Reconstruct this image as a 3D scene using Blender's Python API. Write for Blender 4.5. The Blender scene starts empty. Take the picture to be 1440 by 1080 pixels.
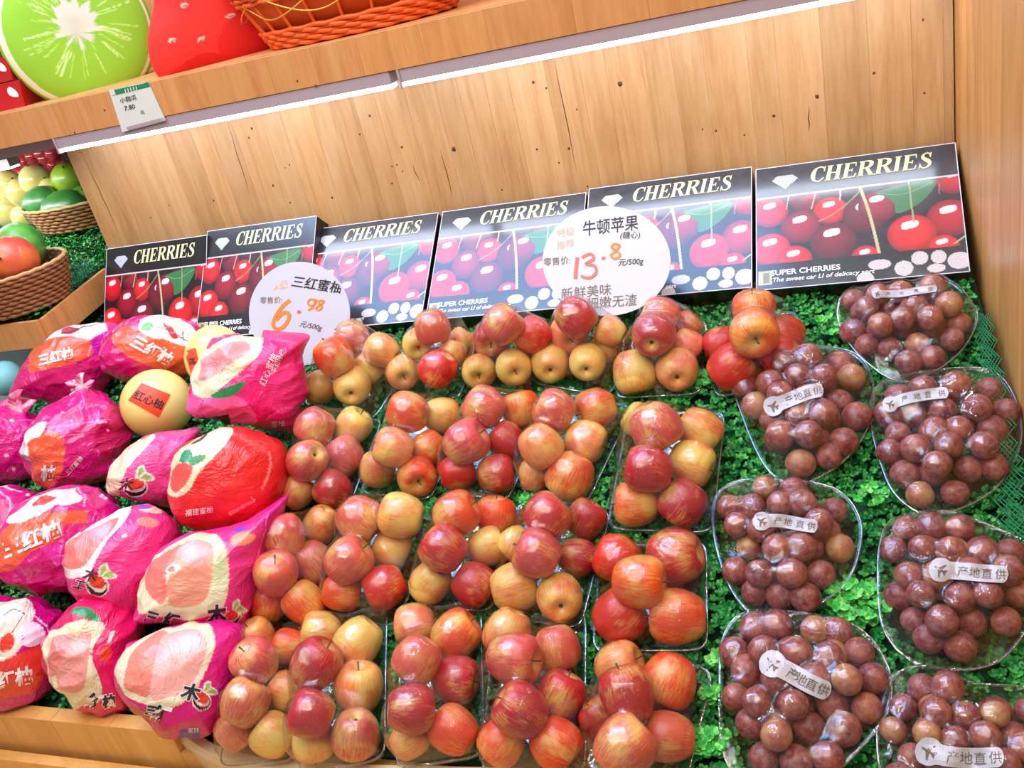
import bpy, math, random
import numpy as np
from mathutils import Vector, Matrix, noise
from mathutils.bvhtree import BVHTree

random.seed(7); rng = np.random.default_rng(7)
S = bpy.context.scene
COL = S.collection

# ------------------------------------------------------------------ camera
FPX = 1300.0
def cam_axes(roll, pitch, yaw):
    r, p, y = (math.radians(a) for a in (roll, pitch, yaw))
    fwd = np.array([-math.sin(y)*math.cos(p), math.cos(y)*math.cos(p), -math.sin(p)])
    r0 = np.array([math.cos(y), math.sin(y), 0.0]); u0 = np.cross(r0, fwd)
    return math.cos(r)*r0-math.sin(r)*u0, math.sin(r)*r0+math.cos(r)*u0, fwd
CR, CU, CF = cam_axes(14, 25.5, 23.5)
cd = bpy.data.cameras.new('camera'); cam = bpy.data.objects.new('camera', cd); COL.objects.link(cam)
cd.sensor_width = 36; cd.lens = 36*FPX/1440; cd.clip_start = .02
cam.matrix_world = Matrix(((CR[0], CU[0], -CF[0], 0), (CR[1], CU[1], -CF[1], 0), (CR[2], CU[2], -CF[2], 0), (0, 0, 0, 1)))
S.camera = cam

# ------------------------------------------------------------------ world, lamps, exposure
S.view_settings.view_transform = 'Standard'; S.view_settings.look = 'None'
S.view_settings.gamma = 1; S.view_settings.use_curve_mapping = False
S.view_settings.exposure = -0.14
W = bpy.data.worlds.new('shop'); S.world = W; W.use_nodes = True
W.node_tree.nodes['Background'].inputs[0].default_value = (1.0, .95, .9, 1)
W.node_tree.nodes['Background'].inputs[1].default_value = .34
def area(name, loc, aim, size, power, col=(1, 1, 1), shape='DISK', size_y=None):
    l = bpy.data.lights.new(name, 'AREA'); l.shape = shape; l.size = size
    if size_y: l.size_y = size_y
    l.energy = power; l.color = col
    o = bpy.data.objects.new(name, l); COL.objects.link(o); o.location = loc
    o.rotation_euler = (Vector(aim)-Vector(loc)).to_track_quat('-Z', 'Y').to_euler()
    return o
for i in range(10):                     # the grid of small ceiling lamps over the aisle
    for j in range(7):
        x = -2.3+i*.31; y = -.55+j*.31
        area('ceiling_spot', (x, y, 1.35), (x*.6-.3, 1.2, -.9), .055, 1.22, (1.0, .94, .86))
area('ceiling_panel', (-1.5, 1.45, 1.4), (-1.5, 1.45, 0), 2.4, 58, (.26, .50, 1.0), 'RECTANGLE', .9)

# ------------------------------------------------------------------ helpers
def lin(c):
    c = np.asarray(c, float)/255.0
    return np.where(c <= .04045, c/12.92, ((c+.055)/1.055)**2.4)
def L4(c): return (*lin(c), 1.0)

def link(o, parent=None):
    COL.objects.link(o)
    if parent is not None: o.parent = parent
    return o
def tag(o, label=None, cat=None, group=None, kind=None):
    if label: o['label'] = label
    if cat: o['category'] = cat
    if group: o['group'] = group
    if kind: o['kind'] = kind
    return o
def empty(name, loc=(0, 0, 0)):
    o = bpy.data.objects.new(name, None); COL.objects.link(o); o.location = loc; return o
def mesh(name, v, f, m=None, parent=None, smooth=True, cols=None, sub=0):
    me = bpy.data.meshes.new(name)
    me.from_pydata([tuple(map(float, p)) for p in v], [], [tuple(map(int, q)) for q in f]); me.update()
    if smooth: me.polygons.foreach_set('use_smooth', [True]*len(me.polygons))
    if m: me.materials.append(m)
    if cols is not None:
        a = me.color_attributes.new('col', 'FLOAT_COLOR', 'POINT')
        c = np.ones((len(v), 4)); c[:, :3] = cols; a.data.foreach_set('color', c.ravel())
    o = bpy.data.objects.new(name, me)
    if sub:
        md = o.modifiers.new('s', 'SUBSURF'); md.levels = md.render_levels = sub
    return link(o, parent)
def clone(o, parent=None):
    c = o.copy(); COL.objects.link(c); c.parent = parent
    for ch in list(o.children): clone(ch, c)
    return c
def grid_faces(n, m, wrap=False):
    """n rows of m points"""
    F = []
    for i in range(n-1):
        for j in range(m if wrap else m-1):
            k = (j+1) % m
            F.append((i*m+j, i*m+k, (i+1)*m+k, (i+1)*m+j))
    return F
def boxv(x0, x1, y0, y1, z0, z1, b=0.0):
    """box, optionally chamfered on its long silhouette"""
    v = []; f = []
    if b <= 0:
        v = [(x, y, z) for z in (z0, z1) for y in (y0, y1) for x in (x0, x1)]
        f = [(0, 2, 3, 1), (4, 5, 7, 6), (0, 1, 5, 4), (2, 6, 7, 3), (0, 4, 6, 2), (1, 3, 7, 5)]
        return v, f
    pts = []
    import itertools
    for sx, sy, sz in itertools.product((0, 1), repeat=3):
        X, Y, Z = (x1 if sx else x0), (y1 if sy else y0), (z1 if sz else z0)
        dx, dy, dz = (-b if sx else b), (-b if sy else b), (-b if sz else b)
        pts += [(X, Y+dy, Z+dz), (X+dx, Y, Z+dz), (X+dx, Y+dy, Z)]
    return pts, None
def box(name, x0, x1, y0, y1, z0, z1, m, parent=None, b=0.0):
    v, f = boxv(x0, x1, y0, y1, z0, z1, b)
    if f is None:
        import bmesh
        bm = bmesh.new(); vs = [bm.verts.new(p) for p in v]
        r = bmesh.ops.convex_hull(bm, input=vs)
        bmesh.ops.dissolve_limit(bm, angle_limit=.01, verts=bm.verts, edges=bm.edges)
        me = bpy.data.meshes.new(name); bm.to_mesh(me); bm.free()
        if m: me.materials.append(m)
        return link(bpy.data.objects.new(name, me), parent)
    return mesh(name, v, f, m, parent, smooth=False)
def tube_data(pts, r, n=8, closed=False):
    pts = [np.array(p, float) for p in pts]; V = []; N = len(pts)
    for i, p in enumerate(pts):
        a = pts[(i-1) % N] if (closed or i > 0) else p; b = pts[(i+1) % N] if (closed or i < N-1) else p
        t = b-a; t = t/(np.linalg.norm(t)+1e-9)
        up = np.array([0, 0, 1.]) if abs(t[2]) < .9 else np.array([1., 0, 0])
        s = np.cross(t, up); s /= np.linalg.norm(s); q = np.cross(s, t)
        rr = r[i] if hasattr(r, '__len__') else r
        for k in range(n):
            an = 2*math.pi*k/n; V.append(p+rr*(math.cos(an)*s+math.sin(an)*q))
    F = []
    for i in range(N if closed else N-1):
        j = (i+1) % N
        for k in range(n):
            l = (k+1) % n; F.append((i*n+k, i*n+l, j*n+l, j*n+k))
    return V, F
class MB:
    def __init__(s): s.v = []; s.f = []
    def add(s, v, f):
        o = len(s.v); s.v += [tuple(p) for p in v]; s.f += [tuple(i+o for i in q) for q in f]; return s
    def build(s, name, m, parent=None, smooth=True): return mesh(name, s.v, s.f, m, parent, smooth)

def catmull(pts, n, closed=True):
    P = np.array(pts, float); N = len(P); out = []
    seg = np.linalg.norm(np.roll(P, -1, 0)-P, axis=1) if closed else np.linalg.norm(P[1:]-P[:-1], axis=1)
    cum = np.r_[0, np.cumsum(seg)]; T = np.linspace(0, cum[-1], n, endpoint=not closed)
    for t in T:
        i = min(int(np.searchsorted(cum, t, side='right'))-1, len(seg)-1); u = (t-cum[i])/max(seg[i], 1e-9)
        g = (lambda k: P[k % N]) if closed else (lambda k: P[min(max(k, 0), N-1)])
        a, b, c, d = g(i-1), g(i), g(i+1), g(i+2)
        out.append(.5*((2*b)+(-a+c)*u+(2*a-5*b+4*c-d)*u*u+(-a+3*b-3*c+d)*u**3))
    return np.array(out)

# pixel rays of the photograph (camera stands at the origin) and the planes things stand on
def ray(x, y): return (x-720)/FPX*CR-(y-540)/FPX*CU+CF
B, C0 = .41, -1.395
T = math.atan(B); EU = np.array([1., 0, 0]); EV = np.array([0, math.cos(T), math.sin(T)]); EN = np.array([0, -math.sin(T), math.cos(T)])
O0 = np.array([0, 0, C0])
def bench(x, y, h=0):
    r = ray(x, y); return r*((O0@EN+h)/(r@EN))
def uvn(p): d = np.asarray(p)-O0; return np.array([d@EU, d@EV, d@EN])
def b2w(q): q = np.asarray(q); return O0+q[..., 0:1]*EU+q[..., 1:2]*EV+q[..., 2:3]*EN
def onY(x, y, Y): r = ray(x, y); return r*Y/r[1]
def onplane(x, y, p0, n): r = ray(x, y); return r*((np.asarray(p0)@n)/(r@n))

# ------------------------------------------------------------------ materials
def new_mat(name):
    m = bpy.data.materials.new(name); m.use_nodes = True; nt = m.node_tree
    return m, nt, nt.nodes['Principled BSDF']
def N(nt, t, **k):
    n = nt.nodes.new(t)
    for a, b in k.items(): setattr(n, a, b)
    return n
def plain(name, c, rough=.6, spec=.5, emit=0, ecol=None, metal=0):
    m, nt, b = new_mat(name); b.inputs['Base Color'].default_value = L4(c); b.inputs['Roughness'].default_value = rough
    b.inputs['Specular IOR Level'].default_value = spec; b.inputs['Metallic'].default_value = metal
    if emit: b.inputs['Emission Color'].default_value = L4(ecol or c); b.inputs['Emission Strength'].default_value = emit
    return m
def ramp(nt, stops, interp='LINEAR'):
    r = N(nt, 'ShaderNodeValToRGB'); e = r.color_ramp; e.interpolation = interp
    while len(e.elements) < len(stops): e.elements.new(.5)
    for el, (p, c) in zip(e.elements, stops): el.position = p; el.color = L4(c) if len(c) == 3 else c
    return r
def noise_tex(nt, vec, scale, detail=4, rough=.6, dist=0):
    n = N(nt, 'ShaderNodeTexNoise'); n.inputs['Scale'].default_value = scale; n.inputs['Detail'].default_value = detail
    n.inputs['Roughness'].default_value = rough; n.inputs['Distortion'].default_value = dist
    nt.links.new(vec, n.inputs['Vector']); return n
def bump(nt, b, h, strength=.3, dist=.001):
    n = N(nt, 'ShaderNodeBump'); n.inputs['Strength'].default_value = strength; n.inputs['Distance'].default_value = dist
    nt.links.new(h, n.inputs['Height']); nt.links.new(n.outputs[0], b.inputs['Normal']); return n
def wood(name, c0, c1, c2, axis='Z', rough=.42, vary=.5):
    m, nt, b = new_mat(name); L = nt.links.new
    tc = N(nt, 'ShaderNodeTexCoord'); oi = N(nt, 'ShaderNodeObjectInfo'); mp = N(nt, 'ShaderNodeMapping')
    sc = {'Z': (9, 9, .8), 'X': (.8, 9, 9), 'Y': (9, .8, 9)}[axis]; mp.inputs['Scale'].default_value = sc
    L(tc.outputs['Object'], mp.inputs['Vector'])
    cx = N(nt, 'ShaderNodeCombineXYZ'); mu = N(nt, 'ShaderNodeMath', operation='MULTIPLY'); mu.inputs[1].default_value = 60
    L(oi.outputs['Random'], mu.inputs[0]); [L(mu.outputs[0], cx.inputs[k]) for k in range(3)]; L(cx.outputs[0], mp.inputs['Location'])
    n1 = noise_tex(nt, mp.outputs[0], 2.2, 5, .6, .8); n2 = noise_tex(nt, mp.outputs[0], 14, 4, .6, .4)
    mx = N(nt, 'ShaderNodeMix'); mx.inputs[0].default_value = .35; L(n1.outputs[0], mx.inputs[2]); L(n2.outputs[0], mx.inputs[3])
    r = ramp(nt, [(.30, c0), (.5, c1), (.72, c2)]); L(mx.outputs[0], r.inputs[0])
    hs = N(nt, 'ShaderNodeHueSaturation'); mr = N(nt, 'ShaderNodeMapRange'); mr.inputs[3].default_value = 1-.22*vary; mr.inputs[4].default_value = 1+.16*vary
    L(oi.outputs['Random'], mr.inputs[0]); L(mr.outputs[0], hs.inputs['Value']); L(r.outputs[0], hs.inputs['Color'])
    L(hs.outputs[0], b.inputs['Base Color']); b.inputs['Roughness'].default_value = rough
    bump(nt, b, n2.outputs[0], .12, .001); return m
def painted(name, rough=.3, bstr=.0, bscale=60, coat=0, spec=.5):
    m, nt, b = new_mat(name); a = N(nt, 'ShaderNodeAttribute'); a.attribute_name = 'col'
    nt.links.new(a.outputs['Color'], b.inputs['Base Color']); b.inputs['Roughness'].default_value = rough
    b.inputs['Specular IOR Level'].default_value = spec; b.inputs['Coat Weight'].default_value = coat; b.inputs['Coat Roughness'].default_value = .12
    if bstr:
        tc = N(nt, 'ShaderNodeTexCoord'); n0 = noise_tex(nt, tc.outputs['Object'], bscale*.35, 3, .6, 1.2)
        v = N(nt, 'ShaderNodeTexVoronoi', feature='DISTANCE_TO_EDGE'); v.inputs['Scale'].default_value = bscale*.55
        mm = N(nt, 'ShaderNodeMix', data_type='VECTOR'); mm.inputs[0].default_value = .25
        nt.links.new(tc.outputs['Object'], mm.inputs[4]); nt.links.new(n0.outputs['Color'], mm.inputs[5]); nt.links.new(mm.outputs[1], v.inputs['Vector'])
        ad = N(nt, 'ShaderNodeMath', operation='ADD'); nt.links.new(n0.outputs[0], ad.inputs[0]); nt.links.new(v.outputs['Distance'], ad.inputs[1])
        bump(nt, b, ad.outputs[0], bstr, .004)
    return m

M = {}
M['wall'] = wood('wall_pine', (178, 130, 80), (206, 160, 108), (220, 182, 136), 'Z', .38)
M['side'] = wood('side_pine', (178, 116, 58), (206, 148, 84), (224, 172, 110), 'Z', .4)
M['shelf'] = wood('shelf_pine', (184, 118, 62), (206, 142, 80), (216, 160, 100), 'Z', .45, .3)
M['front'] = wood('front_pine', (206, 148, 78), (222, 166, 92), (232, 182, 112), 'Z', .45, .3)
M['bamboo'] = wood('bamboo', (196, 168, 122), (222, 196, 150), (232, 210, 170), 'X', .4, .3)
M['knot'] = plain('knot', (92, 56, 34), .7)
M['dark'] = plain('dark_gap', (30, 18, 12), .9)
M['white_metal'] = plain('white_metal', (168, 152, 158), .4)
M['led'] = plain('led_diffuser', (255, 255, 255), .5, emit=20, ecol=(222, 234, 255))
M['card'] = plain('white_card', (198, 196, 203), .35)
M['orange_ink'] = plain('orange_marker', (245, 128, 40), .5)
M['red_ink'] = plain('red_marker', (230, 100, 90), .5)
M['faint_ink'] = plain('faint_orange_pen', (238, 190, 150), .6)
M['black_ink'] = plain('black_ink', (38, 34, 40), .6)
M['grey_ink'] = plain('grey_ink', (120, 100, 84), .6)
M['white_ink'] = plain('white_print', (246, 240, 236), .4)
M['gold_ink'] = plain('pale_gold_print', (232, 226, 170), .35)
M['silver_ink'] = plain('silver_print', (214, 218, 232), .35)
M['boxface'] = painted('glossy_box_print', .28, .12, 90, coat=.9)
M['bag'] = painted('printed_plastic_bag', .27, .6, 38, coat=.25)
M['clearbag'] = painted('shiny_plastic_bag', .15, .95, 34, coat=.6)
M['cloth'] = painted('plush_print', .75, .08, 60, spec=.2)
M['rind'] = painted('pomelo_rind', .3, .03, 400, coat=.3)
M['label_red'] = plain('orange_red_label', (238, 74, 40), .45)
M['pricecard'] = plain('price_card', (214, 216, 206), .4)
M['green_head'] = plain('green_header', (30, 132, 84), .4)

def m_boxside():
    m, nt, b = new_mat('box_side_print'); tc = N(nt, 'ShaderNodeTexCoord')
    v = N(nt, 'ShaderNodeTexVoronoi'); v.inputs['Scale'].default_value = 34; nt.links.new(tc.outputs['Object'], v.inputs['Vector'])
    r = ramp(nt, [(0, (128, 50, 48)), (.3, (78, 16, 22)), (.5, (24, 12, 14)), (1, (16, 12, 14))]); nt.links.new(v.outputs['Distance'], r.inputs[0])
    nt.links.new(r.outputs[0], b.inputs['Base Color']); b.inputs['Roughness'].default_value = .35; return m
M['boxside'] = m_boxside()

def m_apple():
    m, nt, b = new_mat('apple_skin'); L = nt.links.new
    tc = N(nt, 'ShaderNodeTexCoord'); oi = N(nt, 'ShaderNodeObjectInfo')
    # streaks follow the meridians: azimuth and height in object space
    sp = N(nt, 'ShaderNodeSeparateXYZ'); L(tc.outputs['Object'], sp.inputs[0])
    at = N(nt, 'ShaderNodeMath', operation='ARCTAN2'); L(sp.outputs[1], at.inputs[0]); L(sp.outputs[0], at.inputs[1])
    sn = N(nt, 'ShaderNodeMath', operation='SINE'); L(at.outputs[0], sn.inputs[0]); cs = N(nt, 'ShaderNodeMath', operation='COSINE'); L(at.outputs[0], cs.inputs[0])
    zz = N(nt, 'ShaderNodeMath', operation='MULTIPLY'); zz.inputs[1].default_value = .16; L(sp.outputs[2], zz.inputs[0])
    rz = N(nt, 'ShaderNodeMath', operation='MULTIPLY'); rz.inputs[1].default_value = 40; L(oi.outputs['Random'], rz.inputs[0])
    ad = N(nt, 'ShaderNodeMath', operation='ADD'); L(zz.outputs[0], ad.inputs[0]); L(rz.outputs[0], ad.inputs[1])
    cb = N(nt, 'ShaderNodeCombineXYZ'); L(sn.outputs[0], cb.inputs[0]); L(cs.outputs[0], cb.inputs[1]); L(ad.outputs[0], cb.inputs[2])
    st = noise_tex(nt, cb.outputs[0], 15, 5, .6, .1)
    of = N(nt, 'ShaderNodeVectorMath', operation='ADD'); cr = N(nt, 'ShaderNodeCombineXYZ'); L(rz.outputs[0], cr.inputs[0]); L(rz.outputs[0], cr.inputs[1])
    L(tc.outputs['Object'], of.inputs[0]); L(cr.outputs[0], of.inputs[1])
    bl = noise_tex(nt, of.outputs[0], .85, 2, .5)
    mot = noise_tex(nt, of.outputs[0], 16, 3, .7)
    # amount of red = blush (object alpha) + blotches + streaks
    a1 = N(nt, 'ShaderNodeMath', operation='MULTIPLY_ADD'); a1.inputs[1].default_value = 2.6; L(bl.outputs[0], a1.inputs[0]); L(oi.outputs['Alpha'], a1.inputs[2])
    a2 = N(nt, 'ShaderNodeMath', operation='MULTIPLY_ADD'); a2.inputs[1].default_value = 1.5; L(st.outputs[0], a2.inputs[0]); L(a1.outputs[0], a2.inputs[2])
    a3 = N(nt, 'ShaderNodeMath', operation='MULTIPLY_ADD'); a3.inputs[1].default_value = .7; L(mot.outputs[0], a3.inputs[0]); L(a2.outputs[0], a3.inputs[2])
    a4 = N(nt, 'ShaderNodeMath', operation='SUBTRACT', use_clamp=True); a4.inputs[1].default_value = 2.42; L(a3.outputs[0], a4.inputs[0])
    # yellow-green hollow round stem and calyx
    r2 = N(nt, 'ShaderNodeVectorMath', operation='LENGTH'); cf = N(nt, 'ShaderNodeCombineXYZ'); L(sp.outputs[0], cf.inputs[0]); L(sp.outputs[1], cf.inputs[1]); L(cf.outputs[0], r2.inputs[0])
    mr = N(nt, 'ShaderNodeMapRange'); mr.inputs[1].default_value = .12; mr.inputs[2].default_value = .42; L(r2.outputs['Value'], mr.inputs[0])
    a5 = N(nt, 'ShaderNodeMath', operation='MULTIPLY'); L(a4.outputs[0], a5.inputs[0]); L(mr.outputs[0], a5.inputs[1])
    ye = ramp(nt, [(.35, (222, 192, 96)), (.65, (238, 176, 84))]); L(bl.outputs[0], ye.inputs[0])
    mid = N(nt, 'ShaderNodeMix', data_type='RGBA'); L(a5.outputs[0], mid.inputs[0]); L(ye.outputs[0], mid.inputs[6]); L(oi.outputs['Color'], mid.inputs[7])
    dk = N(nt, 'ShaderNodeHueSaturation'); dk.inputs['Value'].default_value = .8; L(mid.outputs[2], dk.inputs['Color'])
    ds = N(nt, 'ShaderNodeMapRange'); ds.inputs[1].default_value = .52; ds.inputs[2].default_value = .70; L(st.outputs[0], ds.inputs[0])
    dm = N(nt, 'ShaderNodeMath', operation='MULTIPLY'); L(ds.outputs[0], dm.inputs[0]); L(a5.outputs[0], dm.inputs[1])
    m2 = N(nt, 'ShaderNodeMix', data_type='RGBA'); L(dm.outputs[0], m2.inputs[0]); L(mid.outputs[2], m2.inputs[6]); L(dk.outputs[0], m2.inputs[7])
    # lenticels
    vo = N(nt, 'ShaderNodeTexVoronoi'); vo.inputs['Scale'].default_value = 9; L(of.outputs[0], vo.inputs['Vector'])
    lt = N(nt, 'ShaderNodeMapRange'); lt.inputs[1].default_value = .13; lt.inputs[2].default_value = .07; lt.inputs[4].default_value = .75; L(vo.outputs['Distance'], lt.inputs[0])
    m3 = N(nt, 'ShaderNodeMix', data_type='RGBA'); L(lt.outputs[0], m3.inputs[0]); L(m2.outputs[2], m3.inputs[6]); m3.inputs[7].default_value = L4((242, 206, 150))
    L(m3.outputs[2], b.inputs['Base Color']); b.inputs['Roughness'].default_value = .33
    b.inputs['Subsurface Weight'].default_value = 0; b.inputs['Coat Weight'].default_value = .25; b.inputs['Coat Roughness'].default_value = .15
    bump(nt, b, st.outputs[0], .06, .02); return m
M['apple'] = m_apple()
M['stem'] = plain('fruit_stem', (92, 62, 36), .8)
def m_plum():
    m, nt, b = new_mat('plum_skin'); L = nt.links.new
    tc = N(nt, 'ShaderNodeTexCoord'); oi = N(nt, 'ShaderNodeObjectInfo')
    rz = N(nt, 'ShaderNodeMath', operation='MULTIPLY'); rz.inputs[1].default_value = 40; L(oi.outputs['Random'], rz.inputs[0])
    cr = N(nt, 'ShaderNodeCombineXYZ'); L(rz.outputs[0], cr.inputs[0]); L(rz.outputs[0], cr.inputs[1])
    of = N(nt, 'ShaderNodeVectorMath', operation='ADD'); L(tc.outputs['Object'], of.inputs[0]); L(cr.outputs[0], of.inputs[1])
    n1 = noise_tex(nt, of.outputs[0], 1.0, 3, .6); n2 = noise_tex(nt, of.outputs[0], 2.4, 6, .7)
    ad = N(nt, 'ShaderNodeMath', operation='ADD'); L(n1.outputs[0], ad.inputs[0]); L(oi.outputs['Alpha'], ad.inputs[1])
    r = ramp(nt, [(.32, (104, 34, 42)), (.50, (136, 54, 52)), (.70, (168, 86, 60)), (.95, (194, 150, 84))]); L(ad.outputs[0], r.inputs[0])
    bm_ = N(nt, 'ShaderNodeMapRange'); bm_.inputs[1].default_value = .45; bm_.inputs[2].default_value = .72; bm_.inputs[4].default_value = .7; L(n2.outputs[0], bm_.inputs[0])
    m1 = N(nt, 'ShaderNodeMix', data_type='RGBA'); L(bm_.outputs[0], m1.inputs[0]); L(r.outputs[0], m1.inputs[6]); m1.inputs[7].default_value = L4((176, 140, 146))
    vo = N(nt, 'ShaderNodeTexVoronoi'); vo.inputs['Scale'].default_value = 7; L(of.outputs[0], vo.inputs['Vector'])
    lt = N(nt, 'ShaderNodeMapRange'); lt.inputs[1].default_value = .16; lt.inputs[2].default_value = .07; lt.inputs[4].default_value = .6; L(vo.outputs['Distance'], lt.inputs[0])
    m3 = N(nt, 'ShaderNodeMix', data_type='RGBA'); L(lt.outputs[0], m3.inputs[0]); L(m1.outputs[2], m3.inputs[6]); m3.inputs[7].default_value = L4((220, 180, 140))
    L(m3.outputs[2], b.inputs['Base Color']); b.inputs['Roughness'].default_value = .42; b.inputs['Coat Weight'].default_value = .15
    return m
M['plum'] = m_plum()

def m_film(name, tint, wr, ior=1.5, bs=.5):
    m = bpy.data.materials.new(name); m.use_nodes = True; nt = m.node_tree; nt.nodes.clear(); L = nt.links.new
    o = N(nt, 'ShaderNodeOutputMaterial'); tr = N(nt, 'ShaderNodeBsdfTransparent'); tr.inputs[0].default_value = (*tint, 1)
    g = N(nt, 'ShaderNodeBsdfGlossy'); g.inputs['Roughness'].default_value = .045
    lw = N(nt, 'ShaderNodeLayerWeight'); lw.inputs['Blend'].default_value = .5
    pw = N(nt, 'ShaderNodeMath', operation='POWER'); pw.inputs[1].default_value = 4.5; L(lw.outputs['Facing'], pw.inputs[0])
    fr = N(nt, 'ShaderNodeMath', operation='MULTIPLY_ADD'); fr.inputs[1].default_value = .75; fr.inputs[2].default_value = ior; L(pw.outputs[0], fr.inputs[0]); mx = N(nt, 'ShaderNodeMixShader')
    tc = N(nt, 'ShaderNodeTexCoord'); n0 = noise_tex(nt, tc.outputs['Object'], wr, 4, .62, 1.6)
    bp = N(nt, 'ShaderNodeBump'); bp.inputs['Strength'].default_value = bs; bp.inputs['Distance'].default_value = .0016
    L(n0.outputs[0], bp.inputs['Height']); L(bp.outputs[0], g.inputs['Normal']); L(bp.outputs[0], lw.inputs['Normal'])
    L(fr.outputs[0], mx.inputs[0]); L(tr.outputs[0], mx.inputs[1]); L(g.outputs[0], mx.inputs[2]); L(mx.outputs[0], o.inputs[0]); return m
M['film'] = m_film('cling_film', (.985, .985, .985), 48, .095, .75)
M['tray'] = m_film('clear_tray_plastic', (.93, .95, .94), 25, .13, .35)

M['rimp'] = m_film('clear_rim_plastic', (.80, .84, .82), 60, .30, .2)
def m_leaf(name, a, b_, c):
    m, nt, b = new_mat(name); geo = N(nt, 'ShaderNodeNewGeometry')
    r = ramp(nt, [(0, a), (.55, b_), (1, c)]); nt.links.new(geo.outputs['Random Per Island'], r.inputs[0]); nt.links.new(r.outputs[0], b.inputs['Base Color'])
    b.inputs['Roughness'].default_value = .4; b.inputs['Specular IOR Level'].default_value = .4; return m
M['leaf'] = m_leaf('turf_leaf', (10, 92, 40), (26, 140, 58), (96, 192, 88))
M['turf_base'] = plain('turf_base', (10, 62, 28), .9)
M['net'] = plain('green_net', (28, 128, 78), .5)

# ------------------------------------------------------------------ text and strokes
_tc = {}
def text2d(s, bold=0.0, shear=0.0):
    k = (s, bold, shear)
    if k not in _tc:
        cu = bpy.data.curves.new('t', 'FONT'); cu.body = s; cu.size = 1; cu.align_x = 'CENTER'; cu.align_y = 'CENTER'
        cu.resolution_u = 3; cu.offset = bold; cu.shear = shear
        ob = bpy.data.objects.new('t', cu); COL.objects.link(ob); dg = bpy.context.evaluated_depsgraph_get(); dg.update()
        me = bpy.data.meshes.new_from_object(ob.evaluated_get(dg))
        v = np.array([x.co[:2] for x in me.vertices]).reshape(-1, 2); f = [tuple(p.vertices) for p in me.polygons]
        bpy.data.objects.remove(ob); bpy.data.curves.remove(cu); bpy.data.meshes.remove(me)
        if len(v): v = v-(v.max(0)+v.min(0))/2
        _tc[k] = (v, f)
    return _tc[k]
def ribbon(pts, w, n=None):
    P = catmull(pts, n or max(8, len(pts)*5), False); K = len(P); w = np.interp(np.linspace(0, 1, K), np.linspace(0, 1, len(w)), w) if hasattr(w, '__len__') else np.full(K, w)
    t = np.gradient(P, axis=0); t /= np.linalg.norm(t, axis=1)[:, None]+1e-9; s = np.c_[-t[:, 1], t[:, 0]]*w[:, None]/2
    V = np.r_[P-s, P+s]; F = [(i, i+1, K+i+1, K+i) for i in range(K-1)]; return V, F
def join2d(L_):
    V = []; F = []
    for v, f in L_:
        o = sum(len(x) for x in V); V.append(np.asarray(v, float)); F += [tuple(i+o for i in q) for q in f]
    return np.concatenate(V), F
def rect2(x0, x1, y0, y1): return [(x0, y0), (x1, y0), (x1, y1), (x0, y1)], [(0, 1, 2, 3)]
def serif(word, shear=.2):
    out = []; x = 0
    st = .2
    def foot(a, b, y): return rect2(a-.06, b+.06, y, y+.055)
    for ch in word:
        g = []
        if ch == 'I': g = [rect2(.08, .08+st, 0, 1), foot(.08, .28, 0), foot(.08, .28, .945)]; w = .44
        elif ch == 'H': g = [rect2(.08, .28, 0, 1), rect2(.54, .74, 0, 1), rect2(.28, .54, .46, .53)]+[foot(a, a+.2, y) for a in (.08, .54) for y in (0, .945)]; w = .88
        elif ch == 'E': g = [rect2(.08, .28, 0, 1), foot(.08, .3, 0), foot(.08, .3, .945), rect2(.28, .66, 0, .07), rect2(.28, .62, .93, 1), rect2(.28, .48, .47, .53), ([(.58, 0), (.66, 0), (.70, .28), (.65, .28)], [(0, 1, 2, 3)]), ([(.56, 1), (.62, 1), (.64, .74), (.60, .74)], [(0, 1, 2, 3)]), rect2(.44, .49, .38, .62)]; w = .76
        elif ch == 'R':
            g = [rect2(.08, .28, 0, 1), foot(.08, .28, 0), foot(.08, .28, .945), ribbon([(.26, .965), (.46, .96), (.62, .86), (.63, .72), (.52, .56), (.26, .50)], [.07, .08, .2, .21, .1, .07]), ([(.34, .52), (.54, .50), (.84, 0), (.62, 0)], [(0, 1, 2, 3)]), rect2(.62, .9, 0, .055)]; w = .88
        elif ch == 'C': g = [ribbon([(.72, .72), (.62, .92), (.44, .97), (.24, .85), (.16, .5), (.24, .16), (.44, .03), (.6, .07), (.74, .26)], [.05, .08, .07, .2, .24, .2, .07, .08, .04], 40), ([(.68, .66), (.73, .66), (.73, 1), (.68, 1)], [(0, 1, 2, 3)])]; w = .8
        elif ch == 'S': g = [ribbon([(.54, .74), (.46, .93), (.32, .97), (.18, .86), (.2, .68), (.38, .52), (.54, .36), (.55, .16), (.38, .03), (.2, .07), (.1, .26)], [.05, .07, .07, .14, .18, .22, .18, .14, .07, .07, .05], 50), rect2(.52, .57, .68, 1), rect2(.07, .12, 0, .32)]; w = .66
        v, f = join2d(g); v[:, 0] += x; out.append((v, f)); x += w
    V, F = join2d(out); V[:, 0] += shear*V[:, 1]; V[:, 0] -= x/2; V[:, 1] -= .5; return V, F, x
def bvh_of(o):
    me = o.data; mw = o.matrix_world if o.parent is None else o.matrix_world
    return BVHTree.FromPolygons([mw @ v.co for v in me.vertices], [tuple(p.vertices) for p in me.polygons])
def cast(bv, x, y, eps):
    r = Vector(ray(x, y)).normalized(); h = bv.ray_cast(Vector((0, 0, 0)), r, 6)
    if h[0] is None: return None
    return np.array(h[0]-r*eps)
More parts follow.
